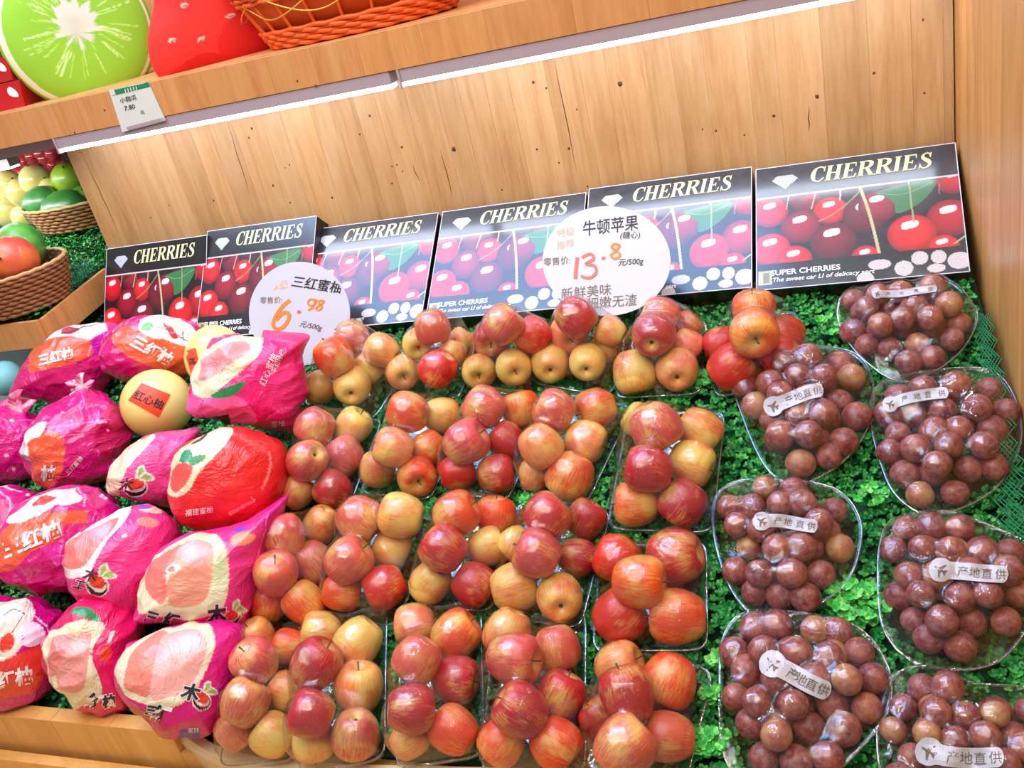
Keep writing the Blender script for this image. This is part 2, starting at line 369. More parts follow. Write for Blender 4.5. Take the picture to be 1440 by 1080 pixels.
def decal(name, v2, faces, place, bv, m, parent, eps=.0015, sy=1.0):
    """put flat print onto a surface.  place=(cx,cy,size,angle_deg) in the photograph's pixels"""
    cx, cy, s, an = place; a = math.radians(an); ca, sa = math.cos(a), math.sin(a); V = []; ok = []
    for (x, y) in v2:
        y *= sy; px = cx+s*(x*ca+y*sa); py = cy+s*(x*sa-y*ca); p = cast(bv, px, py, eps); ok.append(p is not None); V.append(p if p is not None else np.zeros(3))
    F = [f for f in faces if all(ok[i] for i in f)]
    if not F: return None
    V = np.array(V); md = np.median(V[[i for f in F for i in f]], axis=0)
    F = [f for f in F if all(np.linalg.norm(V[i]-md) < .25 for i in f)]
    used = sorted({i for f in F for i in f}); mp = {k: i for i, k in enumerate(used)}
    return mesh(name, [V[i] for i in used], [tuple(mp[i] for i in f) for f in F], m, parent, False)
def poly_decal(name, pts, bv, m, parent, eps=.001, smooth_n=0):
    P = catmull(pts, smooth_n) if smooth_n else np.array(pts, float); c = P.mean(0); V = [c]; F = []; K = len(P); R = 4
    for k in range(1, R+1): V += list(c+(P-c)*k/R)
    F += [(0, 1+i, 1+(i+1) % K) for i in range(K)]
    for k in range(R-1): F += [(1+k*K+i, 1+(k+1)*K+i, 1+(k+1)*K+(i+1) % K, 1+k*K+(i+1) % K) for i in range(K)]
    return decal(name, [(x, -y) for x, y in V], F, (0, 0, 1, 0), bv, m, parent, eps)

# ------------------------------------------------------------------ painting on vertices
def inpoly(P, poly):
    x, y = P[:, 0], P[:, 1]; r = np.zeros(len(P), bool); n = len(poly); j = n-1
    for i in range(n):
        xi, yi = poly[i]; xj, yj = poly[j]
        c = ((yi > y) != (yj > y)) & (x < (xj-xi)*(y-yi)/((yj-yi) if yj != yi else 1e-9)+xi); r ^= c; j = i
    return r
def paint(P, cols, prims):
    for p in prims:
        k = p[0]
        if k == 'p': m = inpoly(P, catmull(p[1], 60)); cols[m] = lin(p[2])
        elif k == 'q': m = inpoly(P, p[1]); cols[m] = lin(p[2])
        elif k == 'e':
            _, cx, cy, rx, ry, an, c = p; a = math.radians(an); dx, dy = P[:, 0]-cx, P[:, 1]-cy
            u = (dx*math.cos(a)+dy*math.sin(a))/rx; v = (-dx*math.sin(a)+dy*math.cos(a))/ry; cols[u*u+v*v < 1] = lin(c)
        elif k == 'g':     # soft ellipse
            _, cx, cy, rx, ry, an, c = p; a = math.radians(an); dx, dy = P[:, 0]-cx, P[:, 1]-cy
            u = (dx*math.cos(a)+dy*math.sin(a))/rx; v = (-dx*math.sin(a)+dy*math.cos(a))/ry; w = np.clip(1.3-1.3*np.sqrt(u*u+v*v), 0, 1)[:, None]; cols[:] = cols*(1-w)+lin(c)*w
        elif k == 'l':
            _, pts, w, c = p; Q = catmull(pts, 40, False)
            for a, b in zip(Q[:-1], Q[1:]):
                d = b-a; t = np.clip(((P-a)@d)/(d@d+1e-9), 0, 1); cols[np.linalg.norm(P-a-t[:, None]*d, axis=1) < w/2] = lin(c)
    return cols
def blob(name, outline, center, depth_ratio, base, prims, m, wr=.004, wscale=14, nth=250, nph=112, flat=.75, jag=True, seed=0, parent=None):
    """a stuffed body whose silhouette from the aisle is `outline`; center is its 3-D middle"""
    c = np.array(center, float); z = c@CF; k = z/FPX; cp = np.array([720+FPX*(c@CR)/z, 540-FPX*(c@CU)/z])
    Q = np.array(outline, float) if jag else catmull(outline, 200)
    Q = np.array(outline, float); Q = catmull(outline, 240) if not jag else np.concatenate([np.linspace(Q[i], Q[(i+1) % len(Q)], 16, endpoint=False) for i in range(len(Q))])
    if jag:
        for _ in range(5): Q = (np.roll(Q, 1, 0)+2*Q+np.roll(Q, -1, 0))/4
    d = Q-cp; th = np.arctan2(d[:, 1], d[:, 0]); rr = np.linalg.norm(d, axis=1); o = np.argsort(th); th = th[o]; rr = rr[o]
    TH = np.linspace(-math.pi, math.pi, nth, endpoint=False); R = np.interp(TH, np.r_[th-2*math.pi, th, th+2*math.pi], np.r_[rr, rr, rr])
    D = R.mean()*depth_ratio*k; W = -c/np.linalg.norm(c); ph = np.linspace(0, math.pi, nph); V = []; PX = []; front = []
    RW = CR-W*(CR@W); RW /= np.linalg.norm(RW); DW = -np.cross(RW, W)*-1; DW = np.cross(W, RW); DW = -DW if DW@CU > 0 else DW
    for p in ph:
        sp = abs(math.sin(p))**flat; cpn = math.copysign(abs(math.cos(p))**.95, math.cos(p))
        a = R*sp*np.cos(TH); b = R*sp*np.sin(TH)
        V.append(c+k*(a[:, None]*RW+b[:, None]*DW)+cpn*D*W); PX.append(np.c_[cp[0]+a, cp[1]+b]); front += [p < math.pi*.56]*nth
    V = np.concatenate(V); PX = np.concatenate(PX); front = np.array(front)
    if wr:
        nrm = V-c; nrm /= np.linalg.norm(nrm, axis=1)[:, None]+1e-9
        edge = np.clip(np.linalg.norm(PX-cp, axis=1)/np.interp(np.arctan2(PX[:, 1]-cp[1], PX[:, 0]-cp[0]), TH, R), 0, 1)
        for i in range(len(V)):
            q = Vector((V[i]-c)*wscale)+Vector((seed*3.1, seed*1.7, 0)); q2 = Vector((q.x*1.0, q.y*.45+q.z*.3, q.z*1.1))
            n1 = 1-abs(noise.noise(q2))*3.2; n2 = 1-abs(noise.noise(q2*2.3+Vector((5, 1, 2))))*3
            V[i] = V[i]+nrm[i]*wr*(n1*.8+n2*.45-.6)*(.35+.65*edge[i])
    cols = np.tile(lin(base), (len(V), 1)).astype(float)
    sel = np.where(front)[0]; cc = cols[sel]; paint(PX[sel], cc, prims); cols[sel] = cc
    o_ = mesh(name, V, grid_faces(nph, nth, True), m, parent, True, cols)
    return o_

# ================================================================== SETTING
YW = 1.875
# back wall: backing panel + upright boards
wb = box('wall_back', -1.835, .172, YW+.004, YW+.03, -.95, -.165, M['dark']); tag(wb, 'upright pine boards behind the fruit display', kind='structure')
x = -1.84; first = None
while x < .16:
    w = random.choice([.052, .06, .066, .072, .08]); x1 = min(x+w, .172)
    box('board', x+.0001, x1-.0001, YW-.006, YW+.004, -.95, -.165, M['wall'], wb, .0004); x = x1
for (px, py, r) in [(520, 163, 3), (506, 189, 2.4), (638, 210, 5), (565, 207, 3), (551, 234, 2), (558, 232, 2), (566, 241, 2), (551, 258, 2.4), (750, 116, 3), (768, 124, 2.2), (872, 118, 5), (811, 154, 2), (755, 210, 2.5), (800, 209, 3), (786, 229, 2), (706, 267, 2), (826, 262, 2), (1088, 163, 3), (1007, 184, 2.4), (988, 182, 1.8), (1047, 190, 1.8), (1149, 136, 4), (1229, 103, 3), (1298, 28, 2), (1300, 131, 2), (354, 181, 3), (350, 194, 2.4), (384, 261, 3), (408, 285, 2.2), (467, 278, 3), (300, 282, 2.6), (212, 306, 2.2), (238, 289, 2), (407, 232, 2), (401, 236, 1.6)]:
    p = onY(px, py, YW-.0062); r *= .0009
    K = 9; vv = [p+np.array([r*math.cos(a)*random.uniform(.8, 1.2), 0, r*1.2*math.sin(a)*random.uniform(.8, 1.2)]) for a in np.linspace(0, 2*math.pi, K, endpoint=False)]
    mesh('knot', [p+np.array([0, -.0004, 0])]+vv+[q+np.array([0, .001, 0]) for q in vv], [(0, 1+(i+1) % K, 1+i) for i in range(K)]+[(1+i, 1+(i+1) % K, 1+K+(i+1) % K, 1+K+i) for i in range(K)], M['knot'], wb)
for (a, b_) in [((780, 85), (810, 240)), ((120, 225), (168, 330)), ((319, 170), (352, 275)), ((620, 212), (636, 275)), ((1137, 150), (1138, 185)), ((580, 232), (590, 255))]:
    P = [onY(a[0]+(b_[0]-a[0])*t+random.uniform(-.8, .8), a[1]+(b_[1]-a[1])*t, YW-.0062) for t in np.linspace(0, 1, 9)]; V = []
    for i, q in enumerate(P): w = .0011*math.sin(math.pi*(i+.5)/9); V += [q+np.array([-w, 0, 0]), q+np.array([w, 0, 0])]
    mesh('crack', V, [(2*i, 2*i+1, 2*i+3, 2*i+2) for i in range(8)], M['knot'], wb, False)
# right wall, slightly skewed
wr_ = empty('wall_right', (.172, 1.9, 0)); tag(wr_, 'pine side panel closing the display on the right', kind='structure')
wr_.rotation_euler = (0, 0, -math.atan2(.042, .584)*-1)
mb = mesh('panel_core', *boxv(.006, .04, -1.5, .05, -1.2, .5), M['dark'], wr_, False)
y = 0.03
while y > -1.5:
    w = random.choice([.06, .07, .085]); box('board', 0, .006, y-w+.0001, y-.0001, -1.2, .5, M['side'], wr_, .0004); y -= w
# floor
fl = box('floor', -5, 3, -3, 6, -1.72, -1.70, plain('floor_tile', (150, 140, 130), .4)); tag(fl, 'shop floor under the benches', kind='structure')
# far shop wall seen only through gaps beyond the neighbouring bench
wf = box('wall_far', -6, -1.7, 3.6, 3.65, -1.7, 1.4, plain('far_wall', (96, 66, 50), .7)); tag(wf, 'dim brown shop wall far behind the baskets', kind='structure')

# ------------------------------------------------------------------ bench
vf, vb = uvn((0, .835, B*.835+C0))[1], uvn((0, 1.72, B*1.72+C0))[1]
bn = empty('display_bench', (-.85, .84, -1.1)); tag(bn, 'sloping pine display bench carrying the pomelos, apples and plums', 'bench')
def W2(o, root): o.matrix_parent_inverse = Matrix.Translation(-root.location); return o
def slope_slab(name, x0, x1, v0, v1, n0, n1, m, parent=None):
    v, f = boxv(x0, x1, v0, v1, n0, n1); return mesh(name, b2w(np.array(v)), f, m, parent, False)
def xr(y): return .166+(1.9-y)*.0719
sp_ = [np.array([x, y, B*y+C0-.005]) for x, y in [(-1.95, .835), (xr(.835), .835), (xr(1.852), 1.852), (-1.95, 1.852)]]
W2(mesh('slope_panel', sp_+[p-EN*.025 for p in sp_], [(0, 1, 2, 3), (7, 6, 5, 4), (0, 4, 5, 1), (1, 5, 6, 2), (2, 6, 7, 3), (3, 7, 4, 0)], M['turf_base'], bn, False), bn)
# front fascia: upright blocks of pine
fx = [-2.0, -1.86, -1.72, -1.60, -1.47, -1.35, -1.22, -1.09, -.97, -.84, -.7, -.56, -.42, -.28, -.14, .0, .12, .235]
for a, b_ in zip(fx[:-1], fx[1:]):
    W2(box('fascia_board', a+.0004, b_-.0004,   .81, .838, -1.130, -1.022 if b_ < -1.0 else -1.068, M['front'], bn, .0003), bn)
W2(box('toe_board', -2.0, .24, .78, .80, -1.7, -1.10, M['front'], bn), bn)
# curved bamboo rim in front of the trays
rim = [bench(262, 1020), bench(281, 1034), bench(300, 1047), bench(322, 1057), bench(355, 1066), bench(390, 1072), bench(450, 1077), bench(560, 1081), bench(700, 1084), bench(860, 1088), bench(1030, 1092), bench(1200, 1096), bench(1440, 1102)]
R_ = catmull([p[:2] for p in rim], 90, False); zR = B*R_[:, 1]+C0
for s0 in range(0, 88, 11):
    V = []; seg = range(s0, min(s0+12, 90))
    for i in seg:
        t = R_[min(i+1, 89)]-R_[max(i-1, 0)]; t /= np.linalg.norm(t); nn = np.array([t[1], -t[0]])
        if nn[1] > 0: nn = -nn
        for (dd, hz) in [(0, .006), (.004, .012), (.018, .010), (.024, -.004), (.022, -.05), (0, -.05)]: V.append((R_[i][0]+nn[0]*dd, R_[i][1]+nn[1]*dd, zR[i]+hz))
    K = 6; n_ = len(seg); F = grid_faces(n_, K, True)+[tuple(range(K))[::-1], tuple((n_-1)*K+i for i in range(K))]
    W2(mesh('bamboo_rim', V, F, M['bamboo'], bn, False), bn)
# dark strip inside the rim
# lower ledge boards at the bottom left
lg = empty('lower_ledge', (-1.3, .6, -1.13)); tag(lg, 'pale pine ledge board below the bench front', 'ledge')
for a, b_ in zip([-2.1, -1.62, -1.30, -.95], [-1.62, -1.30, -.95, -.4]):
    W2(mesh('ledge_board', *boxv(a+.0008, b_-.0008, .30, .795, -1.16, -1.128), M['front'], lg, False), lg)
gp = [onplane(px, py, (0, .7, -1.1272), np.array([0, 0, 1.])) for px, py in [(128, 1047), (150, 1043), (190, 1046), (215, 1056), (195, 1054), (150, 1047)]]
W2(mesh('dark_slot', gp, [(0, 1, 2, 3, 4, 5)], M['dark'], lg, False), lg)

# ------------------------------------------------------------------ upper shelf
sh = empty('wall_shelf', (-.8, 1.66, -.12)); tag(sh, 'pine shelf with thick front edge above the display', 'shelf')
W2(box('shelf_top', -2.4, .155, 1.675, 2.17, -.150, -.112, M['shelf'], sh), sh)
x = -2.4
while x < .14:
    w = random.choice([.1, .13, .16]); x1 = min(x+w, .158); W2(box('edge_board', x+.0001, x1-.0001, 1.655, 1.680, -.183, -.112, M['shelf'], sh, .0004), sh); x = x1
for (px, py) in [(147, 155), (418, 114), (444, 121), (105, 187), (1380/3, 40)]:
    if py < 60: continue
    p = onY(px, py, 1.6546); mesh('knot', [p+np.array([.002*math.cos(a), 0, .003*math.sin(a)]) for a in np.linspace(0, 2*math.pi, 8, endpoint=False)], [tuple(range(8))], M['knot'], sh, False).matrix_parent_inverse = Matrix.Translation(-sh.location)
for (xa, xb, lab) in [(-1.648, -.812, 'white LED tube lamp under the left half of the shelf'), (-.79, .150, 'white LED tube lamp under the right half of the shelf, reaching the corner')]:
    t = empty('tube_lamp', ((xa+xb)/2, 1.66, -.2)); tag(t, lab, 'lamp', 'LED tubes under the shelf')
    W2(box('housing', xa, xb, 1.657, 1.70, -.207, -.1835, M['white_metal'], t, .001), t)
    W2(box('diffuser', xa+.004, xb-.004, 1.664, 1.692, -.2165, -.2072, M['led'], t, .003), t)
    W2(box('end_cap', xa-.006, xa, 1.655, 1.70, -.218, -.1835, M['white_metal'], t, .001), t)
    p = [(xa-.006, 1.68, -.19), (xa-.012, 1.70, -.175), (xa-.02, 1.72, -.165)]; W2(mesh('wire', *tube_data(p, .0016), M['white_metal'], t), t)
for (xa, xb) in [(-2.4, -1.70)]:
    W2(box('side_housing', xa, xb, 1.70, 1.73, -.21, -.1835, M['white_metal'], sh), sh)
# price card clipped on the shelf edge
pc = box('price_card', -1.612, -1.512, 1.6505, 1.6535, -.196, -.094, M['pricecard'], None, .0005)
pn = np.array([0, 1., 0]); c0 = [onY(*q, 1.652) for q in [(153, 127), (208, 115), (233, 170), (172, 186)]]
pc.data.clear_geometry(); v = [tuple(q) for q in c0]+[tuple(q+np.array([0, .002, 0])) for q in c0]
pc.data.from_pydata(v, [], [(0, 3, 2, 1), (4, 5, 6, 7), (0, 1, 5, 4), (1, 2, 6, 5), (2, 3, 7, 6), (3, 0, 4, 7)]); pc.data.materials.append(M['pricecard'])
tag(pc, 'small white price card with green header on the shelf edge', 'price card')
bv = bvh_of(pc); poly_decal('header', [(153, 127), (208, 115), (211.5, 122), (156, 135)], bv, M['green_head'], pc)
poly_decal('plastic_rail', [(170, 180), (231, 164), (233, 170), (172, 186)], bv, M['white_metal'], pc)
for s, pl in [('11111', (184, 126, 8, -13)), ('小甜瓜', (180, 139, 8, -13)), ('7.80', (182, 151, 9, -13)), ('元', (200, 158, 6, -13))]:
    v, f = text2d(s, .01); decal('lettering', v, f, pl, bv, M['white_ink'] if s[0] == '1' else M['black_ink'], pc)

KS = 1.0634
for o in list(bpy.data.objects):
    if o.parent is None and (o.name.startswith('wall_shelf') or o.name.startswith('tube_lamp') or o.name.startswith('price_card')):
        o.location = o.location*KS; o.scale = (KS, KS, KS)
ta, tb = onY(-260, 290, 1.93), onY(16, 238, 1.93)
t3 = empty('tube_lamp', tuple((ta+tb)/2)); tag(t3, 'white LED tube lamp over the neighbouring baskets, cut by left picture edge', 'lamp', 'LED tubes under the shelf')
W2(box('housing', ta[0], tb[0], 1.93, 1.97, tb[2]+.006, tb[2]+.028, M['white_metal'], t3), t3)
W2(box('diffuser', ta[0]+.004, tb[0]-.004, 1.934, 1.966, tb[2]+.001, tb[2]+.0058, M['led'], t3), t3)
area('tube_glow', ((ta[0]+tb[0])/2-.1, 2.02, tb[2]), ((ta[0]+tb[0])/2, 2.25, -.6), 1.0, 4.5, (1, .97, .93), 'RECTANGLE', .05)
wu = box('wall_upper', -3.2, .2, 2.32, 2.36, -.2, 1.2, M['side']); tag(wu, 'pine wall behind the upper shelf', kind='structure')
# ------------------------------------------------------------------ things on the upper shelf
def ctr(x, y, Y): return onY(x, y, Y)
# lime cushion
c = ctr(108, 46, 1.99); a_ = []
prims = [('e', 108, 44, 99, 102, 0, (236, 238, 196)), ('e', 110, 43, 93, 96, 0, (148, 198, 56))]
for k in range(70):
    a = random.uniform(0, 6.28); r0 = random.uniform(28, 45); r1 = r0+random.uniform(6, 40)
    prims.append(('l', [(110+r0*math.cos(a), 33+r0*math.sin(a)), (110+r1*math.cos(a+.03), 33+r1*math.sin(a+.03))], random.uniform(.8, 2.2), random.choice([(190, 226, 110), (210, 234, 150), (176, 222, 84)])))
star = []
for k in range(22):
    a = 2*math.pi*k/22; r = (38 if k % 2 else 25)*random.uniform(.85, 1.15); star.append((108+r*.9*math.cos(a), 32+r*math.sin(a)))
prims += [('p', star, (222, 218, 196)), ('g', 108, 38, 16, 18, 0, (206, 200, 170))]
lime = blob('lime_cushion', [(108+103*math.cos(a), 44+106*math.sin(a)) for a in np.linspace(0, 2*math.pi, 24, endpoint=False)], c, .34, (150, 196, 60), prims, M['cloth'], 0, nth=220, nph=110, jag=False, flat=.5)
tag(lime, 'round green lime slice cushion leaning at the left end of the shelf', 'cushion')
c = ctr(292, 22, 1.95)
so = [(232, -30), (222, 10), (209, 50), (208, 80), (216, 102), (232, 112), (262, 108), (330, 92), (388, 66), (392, 30), (360, -30), (300, -60)]
pr = [('p', [(220, 108), (280, 70), (330, 78), (392, 66), (330, 96), (240, 118)], (214, 34, 34)), ('p', [(300, 60), (350, 0), (400, 0), (395, 70), (340, 88)], (222, 38, 36))]
for (px, py) in [(263, 9), (322, 22), (242, 53), (280, 52), (300, -20), (350, -10)]: pr += [('e', px, py, 5.5, 2.6, -25, (206, 196, 170)), ('e', px+.6, py+.8, 3, 1, -25, (150, 110, 80))]
sb = blob('strawberry_cushion', so, c, .5, (238, 52, 44), pr, M['cloth'], .0, nth=220, nph=120, jag=False, flat=.6)
tag(sb, 'red strawberry cushion with pale seeds between lime cushion and basket', 'cushion')
# red boxes at far left of the shelf
for (q, lab) in [([(-40, 92), (10, 80), (18, 112), (-35, 125)], 'upper red gift packet with white mark at left end of shelf'), ([(-40, 128), (26, 112), (36, 152), (-35, 168)], 'lower red gift packet with white mark at left end of shelf')]:
    f_ = [onY(*p, 1.86) for p in q]; v = [tuple(p) for p in f_]+[tuple(p+np.array([-.02, .09, .0])) for p in f_]
    o = mesh('gift_packet', v, [(0, 3, 2, 1), (4, 5, 6, 7), (0, 1, 5, 4), (1, 2, 6, 5), (2, 3, 7, 6), (3, 0, 4, 7)], plain('red_packet', (190, 24, 28), .35), None, False)
    tag(o, lab, 'packet', 'red packets at the left end of the shelf'); bv = bvh_of(o); cx = np.mean([p[0] for p in q[1:3]])-14; cy = np.mean([p[1] for p in q[1:3]])-2
    poly_decal('mark', [(cx-4, cy-8), (cx+6, cy-2), (cx+9, cy+6), (cx-2, cy+5), (cx-7, cy-2)], bv, M['white_ink'], o, smooth_n=14)
dk = box('shelf_crate', -2.55, -2.05, 2.14, 2.3, -.118, .16, plain('crate_brown', (92, 52, 40), .7), None, .004); tag(dk, 'dark brown crate in shade behind the lime cushion', 'crate')
# orange wicker basket
M['wick_o'] = plain('orange_wicker', (232, 98, 28), .4); M['wire_gold'] = plain('gold_wire', (222, 176, 70), .3, metal=.6)
bc = onplane(485, 12, (0, 0, -.11), np.array([0, 0, 1.])); bc = np.array([-.99, 1.955, -.1185])
bk = empty('wicker_basket', tuple(bc)); tag(bk, 'orange woven wicker basket with gold wire on the upper shelf', 'basket')
def ring_pts(cx, cy, z, rx, ry, n, wob=0, ph=0, amp=0): return [(cx+(rx+amp*math.sin(wob*a+ph))*math.cos(a), cy+(ry+amp*math.sin(wob*a+ph))*math.sin(a), z+amp*.4*math.cos(wob*a+ph)) for a in np.linspace(0, 2*math.pi, n, endpoint=False)]
for k in range(11):
    z = .006+k*.0075 if k < 5 else .09+(k-5)*.012
    if k >= 5: z = .10+(k-5)*.011
    s = 1+z*2.6; mesh('wicker_strand', *tube_data(ring_pts(0, 0, z, .215*s, .13*s, 110, 22, k*math.pi, .0035), .0050 if k < 5 else .004, 7, True), M['wick_o'], bk)
for k in range(22):
    a = 2*math.pi*k/22; mesh('stake', *tube_data([((.212+zz*.55)*math.cos(a), (.127+zz*.33)*math.sin(a), zz) for zz in (.004, .06, .12, .16)], .0036, 7), M['wick_o'], bk)
V = []
for zz in (.006, .16): V += [((.205+zz*.52)*math.cos(a), (.121+zz*.31)*math.sin(a), zz) for a in np.linspace(0, 2*math.pi, 64, endpoint=False)]
mesh('liner', V, grid_faces(2, 64, True)+[tuple(range(64))[::-1]], plain('orange_liner', (214, 84, 20), .5), bk)
for sgn in (0, 1):
    P = [((.268+.004*math.sin(a*9))*math.cos(a), (.170+.004*math.sin(a*9))*math.sin(a), .085+.022*math.sin(a*5+sgn*2.2)) for a in np.linspace(0, 2*math.pi, 160, endpoint=False)]
    mesh('gold_wire', *tube_data(P, .0017, 6, True), M['wire_gold'], bk)

# ================================================================== CHERRY BOXES
BT = np.array([1.62, -.680]); BD = np.array([.220, .164]); BH = float(np.hypot(*BD)); BD = BD/BH; BW = .336
def bxp(s, t, n=0):    # lid frame: s along x, t up the lid, n out of the lid
    return np.array([s, BT[0]+BD[0]*t-BD[1]*n, BT[1]+BD[1]*t+BD[0]*n])
def crop_uv(x, y):
    u = (x-160)/(975+.02*(y-200)); top = 200-.139*(x-160); h = 590+.066*(x-160); return u, (y-top)/h
GU, GV = 320, 250
uu, vv = np.meshgrid(np.linspace(0, 1, GU), np.linspace(0, 1, GV)); PU = np.c_[uu.ravel()*980, vv.ravel()*760]
colb = np.tile(lin((18, 16, 20)), (len(PU), 1)).astype(float)
ph = (PU[:, 1] > .262*760) & (PU[:, 1] < .80*760)
cp_ = np.tile(lin((30, 14, 20)), (len(PU), 1)).astype(float)
def cherry(cx, cy, r, c, hl=True):
    u, v = crop_uv(cx, cy); x0, y0 = u*980, v*760; r *= 1.12
    d = np.hypot(PU[:, 0]-x0, (PU[:, 1]-y0)); m = d < r; q = (d/r)[m]; base = lin(c)
    sh_ = np.clip(1.15-.75*q**2.2, .15, 1.2); sh_ *= np.clip(1.1-.35*((PU[m, 1]-y0)/r), .6, 1.4); cp_[m] = base*sh_[:, None]
    if hl:
        a, b = PU[:, 0]-(x0-.05*r), PU[:, 1]-(y0-.48*r); mm = ((np.abs(a)/(.36*r))**3+(np.abs(b+.15*a)/(.2*r))**3 < 1); cp_[mm] = lin((240, 214, 222))
def stroke(pts, w, c):
    P = [(lambda q: (q[0]*980, q[1]*760))(crop_uv(*p)) for p in pts]; paint(PU, cp_, [('l', P, w, c)])
cherry(430, 340, 92, (118, 18, 34), False); cherry(350, 300, 70, (110, 16, 30)); cherry(215, 345, 70, (128, 20, 36), False); cherry(560, 300, 80, (64, 12, 26), False); cherry(870, 330, 70, (70, 14, 28), False)
cherry(1110, 265, 72, (170, 22, 34)); cherry(530, 410, 74, (206, 24, 34)); cherry(235, 420, 80, (196, 22, 36)); cherry(700, 430, 100, (104, 14, 34)); cherry(760, 390, 86, (134, 20, 38))
cherry(1080, 455, 95, (164, 22, 34)); cherry(385, 490, 88, (140, 18, 38)); cherry(540, 560, 98, (112, 16, 34)); cherry(905, 530, 100, (212, 28, 30)); cherry(235, 600, 88, (216, 26, 34)); cherry(350, 650, 78, (206, 26, 36)); cherry(690, 640, 62, (200, 26, 36)); cherry(1040, 600, 66, (214, 28, 34))
LP = [(lambda q: (q[0]*980, q[1]*760))(crop_uv(*p)) for p in [(745, 325), (850, 290), (1025, 262), (985, 345), (900, 410), (840, 425), (835, 380), (790, 340)]]
paint(PU, cp_, [('p', LP, (52, 112, 62))]); stroke([(760, 325), (880, 330), (1010, 275)], 4, (120, 160, 110))
for s_ in [([(680, 300), (710, 400), (735, 520), (752, 620)], 15, (188, 180, 130)), ([(685, 305), (620, 370), (540, 430), (475, 462)], 8, (150, 120, 90)), ([(330, 330), (315, 400)], 5, (190, 150, 140)), ([(462, 320), (440, 400)], 6, (190, 170, 130)), ([(585, 300), (580, 355)], 9, (180, 170, 140)), ([(908, 268), (912, 380), (918, 470)], 9, (140, 150, 100)), ([(1045, 280), (1040, 330)], 6, (150, 100, 100)), ([(1160, 530), (1090, 580)], 8, (170, 170, 110))]: stroke(*s_)
colb[ph] = cp_[ph]
ln = (np.abs(PU[:, 1]-.262*760) < 4); colb[ln] = lin((206, 200, 196))
bb = PU[:, 1] >= .80*760
def circ(x, y, r, c): m = (np.hypot(PU[:, 0]-x, PU[:, 1]-y) < r) & bb; colb[m] = c if np.ndim(c) == 2 else lin(c)
def med(u, v, r, sy=1):
    x, y = u*980, v*760; d = np.hypot(PU[:, 0]-x, (PU[:, 1]-y)/sy); m = (d < r) & bb
    a = np.arctan2(PU[:, 1]-y, PU[:, 0]-x); w = .5+.5*np.sin(d*.55+3*np.sin(a*4)+x); g = lin((226, 214, 214))*(.55+.45*w[:, None]); colb[m] = g[m]
med(.53, .985, 40); med(.60, .885, 52, .55); med(.71, .93, 42); med(.785, .865, 38); med(.87, .87, 34, 1.1); med(.855, .95, 40, .6); med(.96, .91, 52, .9)
colb[(np.abs(PU[:, 0]-45) < 34) & (np.abs(PU[:, 1]-690) < 42)] = lin((176, 170, 120)); colb[(np.abs(PU[:, 0]-50) < 16) & (np.abs(PU[:, 1]-692) < 30)] = lin((120, 110, 50))
D_ = inpoly(PU, [(84, 92), (112, 66), (190, 66), (218, 92), (151, 152)])
gg = .62+.38*np.sin(PU[:, 0]*.45+np.sin(PU[:, 1]*.3)*2); colb[D_] = (lin((226, 232, 244))*gg[:, None])[D_]
def box_local(W_, H_, t): return boxv(0, W_, 0, H_, -t, 0, .0015)
def make_cherry_box():
    r = empty('cherry_box'); tag(r, 'x', 'box', 'cherry gift boxes along the back wall')
    box('carton', 0, BW, 0, BH, -.052, -.0004, M['boxside'], r, .0015)
    V = np.c_[uu.ravel()*BW, (1-vv.ravel())*BH, np.full(GU*GV, .0002)]; mesh('printed_lid', V, grid_faces(GV, GU), M['boxface'], r, False, colb)
    v, f, w = serif('CHERRIES'); k = .60*BW/w; v = v*np.array([k, .034]); v += np.array([BW*.575, BH*(1-.115)])
    mesh('wordmark', np.c_[v, np.full(len(v), .0008)], f, M['gold_ink'], r, False)
    for s, x, y, h, bo in [('SUPER CHERRIES', .245, .875, .0155, .02), ('The sweet car LI of delicacy sort', .295, .935, .0125, .012)]:
        v, f = text2d(s, bo, .25 if s[0] == 'T' else 0); v = v*h; v = v+np.array([BW*x+(.012 if s[0] == 'T' else 0), BH*(1-y)]); mesh('small_print', np.c_[v, np.full(len(v), .0008)], f, M['white_ink'], r, False)
    # flaps: rim strip of bare board
    for (a, b_, c, d) in [(0, BW, 0, .0016), (0, BW, BH-.0016, BH), (0, .0014, 0, BH), (BW-.0014, BW, 0, BH)]:
        mesh('board_edge', [(a, c, .0005), (b_, c, .0005), (b_, d, .0005), (a, d, .0005)], [(0, 1, 2, 3)], M['silver_ink'], r, False)
    return r
proto = make_cherry_box(); boxes = []
spec = [(-1.842, .0, .86, 0, 0, 'cherry carton at the far left end, matt black lid without glare'),
        (-1.520, .012, .95, 0, 1.5, 'second cherry carton from the left, half behind the 6.98 sign'),
        (-1.203, .0, .985, 0, 0, 'third cherry carton from the left, bluish glare, right of 6.98 sign'),
        (-.862, .0, .99, 0, 0, 'fourth cherry carton from the left, left of the 13.8 sign'),
        (-.524, .008, .99, 0, 0, 'fifth cherry carton from the left, right of the 13.8 sign'),
        (-.184, .0, 1.055, 0, 0, 'largest looking cherry carton at the right end beside the side panel')]
